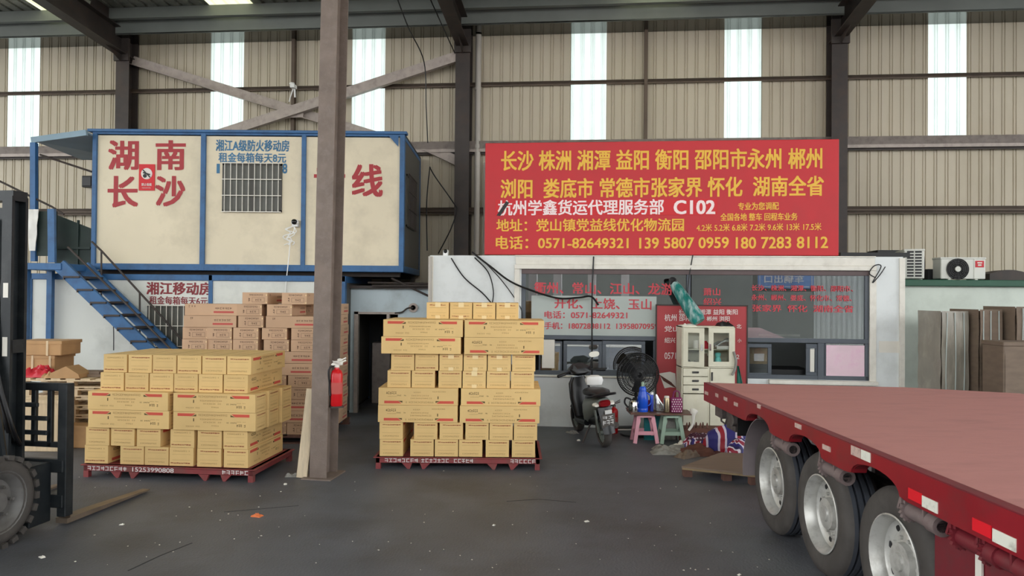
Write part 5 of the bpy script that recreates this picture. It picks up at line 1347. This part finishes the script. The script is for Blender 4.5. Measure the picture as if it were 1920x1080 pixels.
# ------------------------------------------------------------------ red banner leaning on the window
BN = Frame(OF.P(0, -.1, 0), -TH)
a, zt_ = BN.pix(1232, 573); b, _ = BN.pix(1400, 575)
o = thing('red_banner_board', 'faded red board with white place names behind the cream cabinet', 'sign', BN.loc, -TH)
m = MB(); m.bx(a, b, 0, .03, 0, zt_); m.build('board', 'banner_red', o)
m = MB(); m.bx(a - .02, a, -.01, .04, 0, zt_ + .02); m.bx(b, b + .02, -.01, .04, 0, zt_ + .02); m.bx(a - .02, b + .02, -.01, .04, zt_, zt_ + .02); m.build('frame', 'steel_dark', o)
m = MB()
for body, c, d, e_, f_ in (('湘潭 益阳 衡阳', 1312, 1383, 580, 590), ('长沙', 1273, 1285, 580, 590), ('郴州 浏阳', 1325, 1368, 593, 602), ('杭州 邵阳', 1246, 1296, 589, 602), ('党山', 1246, 1274, 611, 622), ('绍兴', 1246, 1266, 633, 643), ('0571-', 1246, 1273, 661, 673), ('北', 1381, 1390, 608, 616), ('2', 1381, 1386, 665, 673), ('小', 1383, 1390, 635, 642)):
    write_px(m, BN, body, c, d, e_, f_, -.003, .01)
m.build('lettering', 'paint_white', o)
m = MB(); p = [BN.pix(*q_) for q_ in ((1236, 700), (1256, 697), (1266, 700), (1268, 727), (1256, 726), (1246, 728))]
m.add([(x, -.006, z) for x, z in p], [tuple(range(6))]); p = [BN.pix(*q_) for q_ in ((1236, 702), (1258, 716), (1268, 727), (1262, 725), (1244, 714))]; m.add([(x, -.02 - .01 * (i == 1), z) for i, (x, z) in enumerate(p)], [tuple(range(5))], 1); m.build('torn_patch', ['paper', 'brown_scrap'], o)

# ------------------------------------------------------------------ cream cabinet and what is in it
CBY = 11.45
CB = Frame((0, CBY, 0), 0)
cl = CB.pix(1278, 700)[0]; cr = CB.pix(1378, 700)[0]; ct_ = CB.pix(1328, 612)[1]; cm = CB.pix(1329, 700)[0]; zmid = CB.pix(1328, 689)[1]; D = .38
K = thing('filing_cabinet', 'cream steel filing cabinet with glass upper doors and drawers', 'cabinet', CB.loc)
m = MB(); m.bx(cl, cl + .02, 0, D, 0, ct_); m.bx(cr - .02, cr, 0, D, 0, ct_); m.bx(cl, cr, 0, D, ct_ - .02, ct_); m.bx(cl, cr, D - .015, D, 0, ct_); m.bx(cl, cr, 0, D, zmid - .01, zmid + .01); m.bx(cl, cr, 0, D, 0, .05); m.bx(cm - .015, cm + .015, .0, D, 0, zmid)
m.build('body', 'cabinet_cream', K, bev=.003)
zs = CB.pix(1340, 656)[1]
m = MB(); m.bx(cl + .02, cr - .02, .05, D - .02, zs - .008, zs + .008); m.build('shelf', 'cabinet_cream', K)
def gdoor(x0, x1, hinge_x, open_, handle_x):
    T = Matrix.Translation((hinge_x, 0, 0)) @ Matrix.Rotation(open_, 4, 'Z') @ Matrix.Translation((-hinge_x, 0, 0))
    f = .075; z0 = zmid + .015; z1 = ct_ - .022
    m = MB()
    for q_ in ((x0, x1, z0, z0 + f), (x0, x1, z1 - f, z1), (x0, x0 + f, z0 + f, z1 - f), (x1 - f, x1, z0 + f, z1 - f)): m.bx(q_[0], q_[1], -.018, 0, q_[2], q_[3], 0, T)
    o = m.build('door', 'cabinet_cream', K)
    m = MB(); m.bx(x0 + f, x1 - f, -.011, -.007, z0 + f, z1 - f, 0, T); m.build('pane', 'cabinet_glass', o)
    m = MB(); m.bx(handle_x - .012, handle_x + .012, -.032, -.018, (z0 + z1) / 2 - .05, (z0 + z1) / 2 + .05, 0, T); m.build('handle', 'chrome', o)
xdl = CB.pix(1316, 650)[0]
gdoor(cl + .022, xdl + .03, cl + .022, -.35, xdl - .005); gdoor(CB.pix(1328, 650)[0], cr - .022, cr - .022, 0, CB.pix(1331, 650)[0])
for k in range(3):
    z1 = zmid - .015 - k * .13; m = MB(); m.bx(cl + .022, cm - .018, -.015, .3, z1 - .12, z1); o = m.build('drawer', 'cabinet_cream', K, bev=.003)
    m = MB(); xc = (cl + cm) / 2; m.bx(xc - .05, xc + .05, -.028, -.015, z1 - .065, z1 - .05); m.bx(xc - .05, xc + .05, -.02, -.015, z1 - .075, z1 - .045, 1); m.build('handle', ['chrome', 'black'], o)
m = MB(); m.bx(cl + .022, cm - .018, -.015, 0, .06, zmid - .41); m.build('door', 'cabinet_cream', K, bev=.003)
m = MB(); m.bx(cm + .018, cr - .022, -.015, 0, .06, zmid - .015); o = m.build('door', 'cabinet_cream', K, bev=.003)
m = MB(); m.bx(cm + .03, cm + .055, -.03, -.015, zmid - .2, zmid - .07); m.build('handle', 'chrome', o)
def onshelf(px, z, y): return Vector((CB.pix(px, 650, y)[0], CBY + y, z))
zb_ = zs + .008; za_ = zmid + .01
q = onshelf(1321, zb_, .15); m = MB(); m.loft([ring((0, 0, 0), .055, .04, 14, 3), ring((0, 0, .08), .06, .04, 14, 3), ring((0, 0, .12), .03, .02, 14, 3)]); o = m.build('red_tin', 'bag_red'); place(o, q); tag(o, 'red tin on the cabinet shelf between the glass doors', 'tin')
q = onshelf(1305, zb_, .18); m = MB(); m.lathe([(0, 0), (.04, 0), (.042, .12), (.035, .13), (0, .13)], 16); o = m.build('white_cup', 'paper'); place(o, q); tag(o, 'white cup behind the left glass door of the cabinet', 'cup')
q = onshelf(1353, zb_, .12); m = MB(); m.bx(-.1, .1, -.1, .1, 0, .05); o = m.build('paper_stack', 'paper', bev=.004); place(o, q); tag(o, 'stack of white papers on the upper cabinet shelf', 'papers')
m = MB(); m.sheet(10, 10, lambda a, b: ((a - .5) * .24, (b - .5) * .2, .06 + .1 * a + .03 * noise3(a * 4, b * 4, 0, 5)), (0, 0, .02)); o = m.build('folded_cloth', 'film_grey'); place(o, q + Vector((.0, .03, .0))); tag(o, 'grey folded cloth heaped on the papers in the cabinet', 'cloth')
q = onshelf(1346, za_, .1); m = MB(); m.lathe([(0, 0), (.045, 0), (.052, .02), (.055, .08), (.045, .12), (.03, .14), (.042, .16), (.045, .2), (.03, .21), (0, .21)], 18); o = m.build('turquoise_jar', 'pane_dummy' if False else 'green_plastic'); o.data.materials[0] = mat('turquoise', (140, 226, 220), .3); place(o, q); tag(o, 'small turquoise jar with narrow neck on the lower cabinet shelf', 'jar')
q = onshelf(1300, za_, .2); m = MB(); m.sheet(8, 8, lambda a, b: ((a - .5) * .2, (b - .5) * .15, .02 + .09 * abs(noise3(a * 3, b * 3, 1, 8))), (0, 0, .02)); o = m.build('cloth', 'grey_scrap'); place(o, q); tag(o, 'grey cloth behind the lower left glass of the cabinet', 'cloth')
q = onshelf(1322, za_, .12); m = MB(); m.bx(-.05, .05, -.05, .05, 0, .16); m.bx(-.06, .02, -.06, -.05, .05, .2); o = m.build('document_box', 'carton_flat'); place(o, q); tag(o, 'narrow box of papers between the glass doors on the lower shelf', 'box')
q = onshelf(1364, za_, .1); m = MB(); m.bx(-.05, .05, -.05, .05, 0, .07); o = m.build('small_carton', 'print_red_pale'); place(o, q); tag(o, 'small reddish box beside the turquoise jar', 'box')
# things on top: wrapped roll, cloth, dark bundle
zt_c = ct_
p0 = at(1311, 610, CBY + .15); p1 = at(1260, 533, CBY + .42)
d = (p1 - p0); m = MB(); m.tube([Vector((0, 0, .06)) + d * t for t in (0, .08, .3, .6, .85, 1)], [.1, .12, .115, .1, .085, .05], 16)
o = m.build('wrapped_roll', 'teal_wrap'); place(o, (p0.x, p0.y, zt_c)); tag(o, 'teal patterned roll leaning from the cabinet top against the window', 'roll')
m = MB(); g = random.Random(5)
for k in range(7): m.tube(bez([Vector((g.uniform(-.05, .05), 0, g.uniform(-.05, .05))) for _ in range(4)], 5), .014, 6)
o = m.build('rope_knot', 'black'); place(o, p1 + Vector((0, -.06, .05))); tag(o, 'black rope knotted round the upper end of the teal roll', 'rope')
crumple('folded_sheet', (CB.pix(1290, 611, .1)[0], CBY + .15, zt_c), .24, .26, .03, 'paper', 'pale folded sheet on the left of the cabinet top', 'sheet', 31)
crumple('dark_bundle', (CB.pix(1362, 611, .1)[0], CBY + .2, zt_c), .22, .26, .09, 'black', 'dark bundle on the right of the cabinet top', 'bundle', 33)
p0 = at(1381, 686, CBY + .2); p1 = at(1408, 730, CBY + .1); m = MB()
m.sheet(6, 10, lambda a, b: ((a - .5) * (.03 + .24 * b) + .12 * b, .05 * noise3(a * 3, b * 3, 1) , -b * (p0.z - .0)), (0, .01, 0)); o = m.build('green_tarp', 'tarp_green'); place(o, (p0.x + .02, CBY + .2, p0.z)); tag(o, 'green tarpaulin hanging behind the right side of the cabinet', 'tarpaulin')
m = MB(); m.tube(bez([CB.P(cr - .03, -.03, zs - .02) - CB.P(cr - .03, -.03, 0) , Vector((.03, -.02, zs - .16)), Vector((.01, -.02, zs - .3)), Vector((-.03, -.02, zs - .38))], 6), .02, 8); o = m.build('hanging_strap', 'grey_scrap'); place(o, CB.P(cr - .03, -.03, 0)); tag(o, 'grey strap hanging on the right cabinet door', 'strap')

# ------------------------------------------------------------------ board on two stools with flasks
def stool(px, py, label, mname, h=.425):
    b = onz(px, py, 0)
    o = thing('plastic_stool', label, 'stool', (b.x, b.y + .13, 0), 0, 'plastic stools carrying the board')
    m = MB(); m.loft([ring((0, 0, h - .05), .135, .125, 20, 5), ring((0, 0, h - .02), .13, .12, 20, 5), ring((0, 0, h), .118, .108, 20, 5)]); m.build('seat', mname, o)
    for sx_ in (-1, 1):
        for sy in (-1, 1):
            m = MB(); a = Vector((sx_ * .105, sy * .1, h - .04)); c = Vector((sx_ * .165, sy * .15, 0)); m.prof([(-.027, -.02), (.027, -.02), (.027, .02), (-.027, .02)], a, c, up=(0, 1, 0)); m.build('leg', mname, o)
    m = MB(); k = .12
    for s in (-1, 1): m.bx(-.14, .14, s * .13 - .008, s * .13 + .008, k, k + .055); m.bx(s * .14 - .008, s * .14 + .008, -.13, .13, k, k + .055)
    for s in (-1, 1):   # arched apron between the legs
        m.prof([(-.09, 0), (-.075, -.06), (-.11, -.16), (-.13, -.16), (-.12, 0)], (0, s * .118 - .006, h - .04), (0, s * .118 + .006, h - .04)); m.prof([(.09, 0), (.075, -.06), (.11, -.16), (.13, -.16), (.12, 0)], (0, s * .118 - .006, h - .04), (0, s * .118 + .006, h - .04))
    m.build('stretcher', mname, o); return o
stool(1211, 831, 'pink plastic stool under the board, nearer the scooter', 'pink_plastic'); stool(1261, 832, 'pale green plastic stool under the board, nearer the cabinet', 'green_plastic')
ta = at(1179, 772, 11.1); tb = at(1296, 776, 11.1); tz = .425
TBW = tb.x - ta.x
m = MB(); m.bx(0, TBW, 0, .42, 0, .022); m.bx(-.0, TBW * .3, .02, .5, .022, .034); o = m.build('table_board', 'table_wood', bev=.003); place(o, (ta.x, 10.93, tz)); tag(o, 'dark wooden board laid across the two plastic stools', 'board')
tz += .034
def tpos(px, Y): return Vector((at(px, 760, Y).x, Y, tz))
q = tpos(1189, 11.1)
o = thing('kettle', 'shiny steel kettle with black lid on the left end of the board', 'kettle', q)
m = MB(); m.lathe([(0, 0), (.085, 0), (.088, .02), (.08, .13), (.06, .165), (0, .17)], 24); m.tube(bez([(.07, 0, .06), (.11, 0, .1), (.13, 0, .15)], 5), [.02] * 5 + [.018] * 5 + [.012], 8); m.build('body', 'chrome', o)
m = MB(); m.lathe([(.05, .168), (.02, .18), (.018, .2), (0, .2)], 14); m.tube(bez([(-.05, 0, .17), (-.12, 0, .19), (-.14, 0, .12), (-.09, 0, .05)], 6), .013, 8); m.build('handle', 'black', o)
def bottle(name, px, Y, prof, mname, capp, capm, label, cat):
    o = thing(name, label, cat, tpos(px, Y)); m = MB(); m.lathe(prof, 22); m.build('body', mname, o); m = MB(); m.lathe(capp, 18); m.build('cap', capm, o); return o
o = bottle('thermos_flask', 1205, 11.05, [(0, 0), (.075, 0), (.078, .015), (.078, .05), (.074, .055), (.078, .06), (.078, .2), (.07, .24), (.05, .31), (0, .31)], 'thermos_blue', [(.052, .3), (.052, .34), (.035, .37), (0, .37)], 'thermos_blue', 'tall bright blue thermos flask beside the kettle', 'thermos')
m = MB(); m.tube(bez([(.07, 0, .08), (.12, 0, .12), (.12, 0, .22), (.06, 0, .28)], 6), .01, 8); m.build('handle', 'thermos_blue', o)
m = MB(); m.lathe([(.022, .36), (.024, .42), (.01, .44), (.0, .44)], 10); m.tube([(.0, -.02, .37), (.05, -.03, .43)], .006, 6); m.build('brush_top', 'green_plastic', o)
bottle('drinks_bottle', 1222, 11.08, [(0, 0), (.027, 0), (.028, .23), (.02, .25), (0, .25)], 'bottle_navy', [(.024, .245), (.024, .28), (0, .285)], 'white_plastic', 'slim navy blue bottle between the thermos and the steel flask', 'bottle')
bottle('small_bottle', 1216, 11.16, [(0, 0), (.03, 0), (.03, .13), (.015, .16), (0, .16)], 'magenta', [(.016, .155), (.016, .19), (0, .19)], 'paper', 'small purple bottle half hidden behind the navy bottle', 'bottle')
bottle('steel_flask', 1250, 11.02, [(0, 0), (.045, 0), (.047, .02), (.047, .19), (.04, .21), (0, .21)], 'thermos_steel', [(.038, .205), (.036, .235), (0, .24)], 'paper', 'brownish steel flask with a pale cap beside the dotted bag', 'flask')
q = tpos(1237, 11.15); m = MB(); m.loft([ring((.0, 0, 0), .07, .05, 14, 2.4), ring((-.01, 0, .08), .075, .05, 14, 2.2), ring((-.03, 0, .16), .035, .03, 14, 2), ring((-.06, 0, .24), .02, .012, 14, 2)]); o = m.build('plastic_bag', glass('clear_bag', (.75, .72, .7), .3, .35)); place(o, q); tag(o, 'crumpled clear plastic bag standing behind the flasks', 'bag')
q = tpos(1268, 11.02); o = thing('lunch_bag', 'purple bag with white dots and two handles on the right of the board', 'bag', q)
m = MB(); m.loft([ring((0, 0, 0), .085, .05, 16, 5), ring((0, 0, .1), .088, .05, 16, 5), ring((0, 0, .2), .085, .035, 16, 4), ring((0, 0, .215), .08, .02, 16, 4)]); m.build('body', 'magenta', o)
m = MB()
for i in range(5):
    for j in range(6):
        x = -.07 + i * .034 + (.017 if j % 2 else 0); z = .02 + j * .034
        if abs(x) < .08: m.lathe([(.0085, 0), (0, 0)], 10, 0, Matrix.Translation((x, -.0535 + max(0, z - .1) * .14, z)) @ Matrix.Rotation(PI / 2, 4, 'X'))
m.build('white_dots', 'paint_white', o)
m = MB()
for y in (-.02, .02): m.tube(bez([(-.05, y, .2), (-.035, y, .29), (.0, y, .31), (.04, y, .29), (.05, y, .2)], 6), .007, 6)
m.build('handle', 'magenta', o)
m = MB(); m.bx(-.12, .12, -.015, .015, 0, .36); m.bx(-.12, .12, -.02, .02, 0, .02); q = onz(1224, 824, 0); o = m.build('teal_panel', 'teal'); place(o, (q.x - .02, 11.27, 0)); tag(o, 'teal panel standing behind the pink stool', 'panel')
m = MB(); m.bx(-.1, .1, -.1, .1, 0, .38); q = onz(1246, 828, 0); o = m.build('dark_crate', 'grey_scrap', bev=.01); place(o, (q.x + .1, 11.36, 0)); tag(o, 'grey upright box standing between the two stools', 'box')
q = onz(1172, 806, 0); m = MB(); m.bx(-.2, .2, -.1, .1, 0.0, .05); m.bx(-.2, .2, -.12, -.1, .01, .035, 1); o = m.build('steel_tray', ['black', 'paint_white'], bev=.006); place(o, (q.x, q.y, 0), .1); tag(o, 'flat dark tray with a pale rim on the floor left of the pink stool', 'tray')
q = onz(1292, 800, 0); o = thing('rag_bundle', 'crumpled white rag hanging at the right end of the board', 'rag', (at(1292, 770, 10.95).x + .06, 10.97, tz - .26))
m = MB(); m.tube(bez([(.02, 0, .3), (0, -.02, .24), (.0, 0, .1), (-.06, 0, .0)], 6), [.05, .06, .06, .055, .05, .045, .035, .03, .026, .024, .022, .02, .02, .02, .02, .02, .02, .02, .015], 10); m.build('cloth', 'paper', o)

# ------------------------------------------------------------------ clutter between the stools and the trailer
m = MB(); m.bx(-.32, .32, 0, .3, 0, .22); q = onz(1328, 800, 0); o = m.build('brown_chest', 'brown_scrap', bev=.008); place(o, (at(1320, 790, 11.0).x, 11.0, 0)); tag(o, 'brown box on the floor against the cabinet', 'box')
m = MB(); 
for k in range(7): m.lathe([(0, 0), (.014, 0), (.014, .05), (.006, .08), (0, .08)], 8, 0, Matrix.Translation((-.24 + .05 * k, .05 + .05 * (k % 2), .22)))
o = m.build('bottle_crate', 'brown_scrap'); place(o, (at(1320, 790, 11.0).x, 11.0, 0)); tag(o, 'row of small brown bottle necks on the brown box', 'bottles', None, 'stuff')
def lump(name, px, py, Y, rx, ry, h, mname, label, cat, seed, rz=0.0):
    b = at(px, py, Y); m = MB(); rings = []; n = 28
    for i in range(10):
        t = i / 9; z = h * t; s = math.sqrt(max(0, 1 - (t * .98) ** 2.6)) * (1 if t > .12 else .9)
        rg = []
        for k in range(n):
            a = 2 * PI * k / n; f = s * (1 + .22 * noise3(math.cos(a) * 1.8, math.sin(a) * 1.8, t * 2.5, seed) + .08 * noise3(math.cos(a) * 5, math.sin(a) * 5, t * 6, seed + 3))
            rg.append(Vector((rx * f * math.cos(a), ry * f * math.sin(a), z + .12 * h * noise3(math.cos(a) * 2, math.sin(a) * 2, t, seed + 9) * (t > .05))))
        rings.append(rg)
    m.loft(rings); o = m.build(name, mname); place(o, (b.x, Y, 0), rz); return tag(o, label, cat)
lump('striped_sack', 1368, 836, 10.4, .36, .2, .38, 'woven_stripe', 'bulging red white and blue striped woven sack beside the trailer wheel', 'sack', 3)
lump('striped_sack', 1384, 856, 9.93, .22, .14, .28, 'woven_stripe_fine', 'smaller crumpled striped sack slumped in front of the bulging one', 'sack', 7, .9)
lump('dotted_cloth', 1312, 826, 10.75, .2, .15, .2, 'polka_dark', 'dark red dotted cloth heap beside the striped sack', 'cloth', 12)
q = onz(1303, 836, 0); crumple('plastic_sheet', (q.x + .05, q.y - .12, 0), .6, .4, .2, 'woven_stripe_fine', 'crumpled striped plastic lying between stool and sacks', 'plastic', 14)
q = onz(1262, 846, 0); crumple('scrap_heap', (q.x, q.y, 0), .55, .34, .1, 'grey_scrap', 'grey flattened scraps on the floor before the green stool', 'scrap', 17)
q = onz(1312, 850, 0); crumple('scrap_heap', (q.x, q.y, 0), .6, .4, .11, 'brown_scrap', 'brown torn scraps on the floor behind the plywood sheet', 'scrap', 19)
q = onz(1282, 838, 0); crumple('scrap_paper', (q.x, q.y, 0), .3, .2, .08, 'paper', 'pale crumpled paper beside the green stool', 'paper', 23)
for k, (x, y, w_, d_, h_, mn, lab) in enumerate(((1248, 850, .4, .22, .07, 'grey_scrap', 'thin grey scrap nearest the open floor before the green stool'), (1330, 842, .34, .2, .1, 'brown_scrap', 'brown torn cardboard under the striped sacks'), (1290, 856, .36, .2, .1, 'carton_flat', 'flattened brown cardboard at the corner of the plywood sheet'), (1345, 848, .3, .16, .09, 'black', 'black crumpled plastic between the sacks and the plywood sheet'))):
    q = onz(x, y, 0); crumple('scrap_sheet', (q.x, q.y, 0), w_, d_, h_, mn, lab, 'scrap', 60 + k, .004, .3 * k)
# plywood sheet on blocks
ps = [onz(1278, 874, .13), onz(1424, 889, .13), onz(1428, 851, .13), onz(1352, 848, .13)]
c0 = ps[0]
o = thing('plywood_sheet', 'brown plywood sheet on low blocks beside the trailer wheel', 'plywood sheet', (c0.x, c0.y, 0))
P = [(p.x - c0.x, p.y - c0.y) for p in ps]
m = MB(); m.add([(x, y, .13) for x, y in P] + [(x, y, .112) for x, y in P], [(0, 1, 2, 3), (7, 6, 5, 4), (0, 4, 5, 1), (1, 5, 6, 2), (2, 6, 7, 3), (3, 7, 4, 0)]); m.build('top_sheet', 'plywood', o)
m = MB(); m.bar((P[0][0] + .02, P[0][1] + .03, .1), (P[1][0], P[1][1] + .03, .1), .07, .022); m.bar((P[3][0], P[3][1] - .05, .1), (P[2][0], P[2][1] - .05, .1), .07, .022); m.build('batten', 'plywood_edge', o)
m = MB()
for x, y in ((P[0][0] + .08, P[0][1] + .05), ((P[0][0] + P[1][0]) * .62, (P[0][1] + P[1][1]) * .55 + .08), (P[1][0] - .05, P[1][1] + .06), (P[3][0] + .1, P[3][1] - .06), (P[2][0] - .1, P[2][1] - .06)): m.bx(x - .05, x + .05, y - .05, y + .05, 0, .09)
m.build('block', 'pallet_dark', o)

# ------------------------------------------------------------------ cables
def cable(pts, r, label, frame=None, mname='black'):
    P = bez(pts, 8); c = P[0].copy(); m = MB(); m.tube([p - c for p in P], r, 6); o = m.build('cable', mname); o.location = c; return tag(o, label, 'cable')
def opx(px, py, y): x, z = OF.pix(px, py, y); return OF.P(x, y, z)
cable([opx(885, 473, -.02), opx(920, 500, -.1), opx(965, 532, -.12), opx(1040, 558, -.12), opx(1085, 558, -.12), opx(1108, 556, -.12), opx(1122, 572, -.1)], .017, 'thick black cable sagging across the upper left of the office window')
cable([opx(1113, 481, -.06), opx(1110, 560, -.08), opx(1110, 640, -.06), opx(1110, 705, -.06)], .012, 'black cable hanging straight down in front of the left office pane')
cable([opx(1299, 478, -.03), opx(1292, 520, -.05), opx(1288, 560, -.06)], .009, 'thin black cable hanging from the red sign near the teal roll')
cable([opx(846, 484, -.02), opx(870, 520, -.03), opx(905, 550, -.03), opx(925, 573, -.03)], .011, 'thin black wire running down the white office wall from its left corner')
cable([opx(890, 483, -.02), opx(915, 510, -.04), opx(925, 545, -.04), opx(922, 575, -.03)], .011, 'black wire looping down the office wall below the red sign')
cable([opx(900, 483, -.02), opx(940, 525, -.03), opx(975, 575, -.03), opx(980, 600, -.03)], .008, 'fine wire on the office wall beside the window frame')
m = None
cable([at(735, -30, 12.5), at(765, 50, 13.5), at(795, 116, 14.4), at(799, 200, 14.6), at(802, 268, 14.8)], .012, 'dark cable dropping from the roof over the right brace')
cable([at(803, -10, 13.5), at(830, 50, 14.2), at(853, 100, 14.9)], .012, 'dark cable dropping from the roof beside the middle column')
cable([at(806, 313, 14.6), at(815, 330, 14.8), at(850, 380, 15.0), at(856, 395, 15.0), at(845, 430, 15.0), at(822, 475, 14.6)], .012, 'black wire looping behind the right end of the upper container')
cable([at(806, 313, 14.6), at(800, 380, 14.4), at(801, 470, 14.2)], .012, 'black wire running down the upper container rear corner')
cable([at(211, 575, 12.6), at(213, 620, 12.6), at(213, 657, 12.6)], .008, 'thin dark cord hanging below the stair treads')
cable([opx(1640, 520, -.04), opx(1630, 512, -.06), opx(1640, 498, -.06), opx(1652, 500, -.06), opx(1636, 530, -.05), opx(1650, 515, -.08), opx(1660, 500, -.1)], .008, 'tangle of black wire at the upper right corner of the office window')
o = thing('security_camera', 'small white camera on the office roof edge left of the red sign', 'camera', OF.P(OF.pix(836, 470, .2)[0], .2, oT + .02), -TH)
m = MB(); m.box((0, 0, .03), (.08, .08, .06)); m.lathe([(.05, .06), (.045, .1), (0, .115)], 12); m.build('housing', 'white_plastic', o)
m = MB(); m.lathe([(.035, -.03), (.02, -.045), (0, -.05)], 12, 0, Matrix.Translation((0, -.01, .08)), axis='Y'); m.build('lens', 'black_gloss', o)
o = slab('wall_notice', 1648, 1688, 640, 661, -.006, .004, 'paper', 'pale paper sheet on the white wall right of the office window', 'notice')

# ------------------------------------------------------------------ litter on the floor
def litter(px, py, s, mname, label, seed, cat='litter'):
    b = onz(px, py, 0); return crumple('litter', (b.x, b.y, 0), s, s * .7, s * .25, mname, label, cat, seed, .003, seed * .7)
for i, (x, y, s, mn, lab) in enumerate(((482, 968, .1, 'orange', 'crumpled orange and white wrapper on the open floor'), (1100, 978, .045, 'paper', 'white paper scrap on the floor before the scooter'), (926, 985, .03, 'paper', 'tiny white scrap on the floor near the middle'), (535, 908, .05, 'paper', 'white scrap on the floor below the leaning plank'), (79, 1045, .05, 'paper', 'white scrap near the forklift wheel'), (228, 984, .04, 'paper', 'white scrap under the fork heel'), (1386, 1078, .03, 'paper', 'tiny white scrap beside the trailer wheel'), (1085, 826, .07, 'paper', 'white scrap on the floor left of the scooter'), (1073, 812, .18, 'grey_scrap', 'dark grey scrap against the wall left of the scooter'))): litter(x, y, s, mn, lab, i + 40)
m = MB(); g = random.Random(77)
for k in range(90):
    p = onz(g.uniform(140, 1500), 1080 - 200 * g.random() ** 1.3 - 10, 0); r = g.uniform(.004, .011)
    m.add([(p.x + r * g.uniform(.6, 1.4) * math.cos(a), p.y + r * g.uniform(.6, 1.4) * math.sin(a), .001 + .004 * (i % 2)) for i, a in enumerate((0, 1.2, 2.5, 3.6, 5.0))], [(0, 1, 2, 3, 4)])
o = m.build('floor_specks', 'paper'); tag(o, 'tiny pale specks of litter scattered over the grey floor', 'litter', None, 'stuff')
m = MB()
for pts in (((240, 1070), (300, 1042), (360, 1018)), ((420, 960), (560, 948)), ((950, 940), (1010, 936), (1080, 942))):
    P = [onz(x, y, .001) for x, y in pts]
    for a, b in zip(P[:-1], P[1:]): m.bar((a.x, a.y, .0012), (b.x, b.y, .0012), .012, .002)
o = m.build('floor_crack', 'room_dark'); o['kind'] = 'structure'

# ------------------------------------------------------------------ what stands or is added outside, behind the camera (it shows in the office glass)
def mirror_at(px, py, dist):
    n = Vector((math.sin(TH), math.cos(TH), 0)); d = ray(px, py); p0 = OF.P(0, .043, 0)
    t = (p0 - CAM).dot(n) / d.dot(n); hit = CAM + d * t; r = d - 2 * d.dot(n) * n; r = r / abs(r.y)
    return hit + r * dist
DM = 24.0
a = mirror_at(1421, 509, DM); b = mirror_at(1525, 541, DM)
o = thing('exit_sign', 'blue vehicle exit sign over the yard gate, seen mirrored in the office glass', 'sign', ((a.x + b.x) / 2, a.y, 0), PI)
w_ = abs(a.x - b.x); z0 = b.z; z1 = a.z + .35
m = MB(); m.bx(-w_ / 2, w_ / 2, 0, .08, z0, z1); m.build('panel', 'exit_blue', o)
m = MB(); write(m, '车辆出口', -w_ * .32, w_ * .38, z0 + .25, z0 + .62, -.01, .02); 
for q_ in ((-w_ * .47, w_ * .47, z0 + .06, z0 + .09), (-w_ * .5, w_ * .5, z1 - .09, z1 - .06)): m.quad(q_[0], q_[1], q_[2], q_[3], -.01)
m.quad(-w_ * .47, -w_ * .46, z0 + .06, z1 - .06, -.01); m.quad(w_ * .46, w_ * .47, z0 + .06, z1 - .06, -.01); m.build('lettering', 'paint_white', o)
m = MB()
for x in (-w_ / 2 - .12, w_ / 2 + .12): m.bx(x - .12, x + .12, 0, .2, 0, z1 + .3)
m.bx(-w_ / 2 - .24, w_ / 2 + .24, .09, .2, z0 - .15, z0); m.build('gate_post', 'exterior_wall', o)
m = MB(); yb_ = a.y - 5
m.bx(-30, 30, yb_ - 6, yb_, 0, 4.2); 
o = struct(m.build('exterior_building', 'exterior_wall')); o['label'] = 'grey wall across the yard behind the camera'
m = MB(); m.bx(-40, 40, -58, -7.2, 0, .012); o = struct(m.build('exterior_yard', 'exterior_yard')); o['label'] = 'concrete yard outside the open shed front, lightened to brighten the lower office panes'  # yard coloured paler than the floor so its reflection brightens the lower panes
m = MB(); c_ = mirror_at(1590, 560, DM - 2)
corrug(-1.3, 1.3, 0, 4.6, m); o = struct(m.build('exterior_fence', 'fence_pale')); place(o, (c_.x - .1, c_.y, 0), PI)
m = MB()
for k, px in enumerate((1000, 1046, 1110, 1172)):
    c_ = mirror_at(px, 560, DM - 4 + k); m.bx(c_.x - .18, c_.x + .18, c_.y, c_.y + .2, 0, 6)
struct(m.build('reflection_column', 'paint_white'))  # white columns added to put bright upright reflections in the office glass

# ------------------------------------------------------------------ every thing's origin at its own base
bpy.context.view_layer.update()
def leaves(o): return [o] + [x for c in o.children for x in leaves(c)]
done = set()
for o in [x for x in sc.objects if x.parent is None and x.type in ('EMPTY', 'MESH') and x.get('kind') != 'structure' or x.name.startswith('window_10')]:
    if o.type == 'MESH':
        if o.data.name in done or o.data.users > 1: continue
        vs = [v.co for v in o.data.vertices]
        c = Vector(((min(v.x for v in vs) + max(v.x for v in vs)) / 2, (min(v.y for v in vs) + max(v.y for v in vs)) / 2, min(v.z for v in vs)))
        o.data.transform(Matrix.Translation(-c)); o.location = o.matrix_world @ c
    else:
        P = [v.co for x in leaves(o) if x.type == 'MESH' for v in x.data.vertices]
        if not P or any(x.location.length > 1e-6 for x in leaves(o)[1:]): continue
        c = Vector(((min(v.x for v in P) + max(v.x for v in P)) / 2, (min(v.y for v in P) + max(v.y for v in P)) / 2, min(v.z for v in P)))
        if c.length < .02: continue
        for x in leaves(o)[1:]:
            if x.type == 'MESH' and x.data.name not in done: x.data.transform(Matrix.Translation(-c)); done.add(x.data.name)
        o.location = o.matrix_world @ c
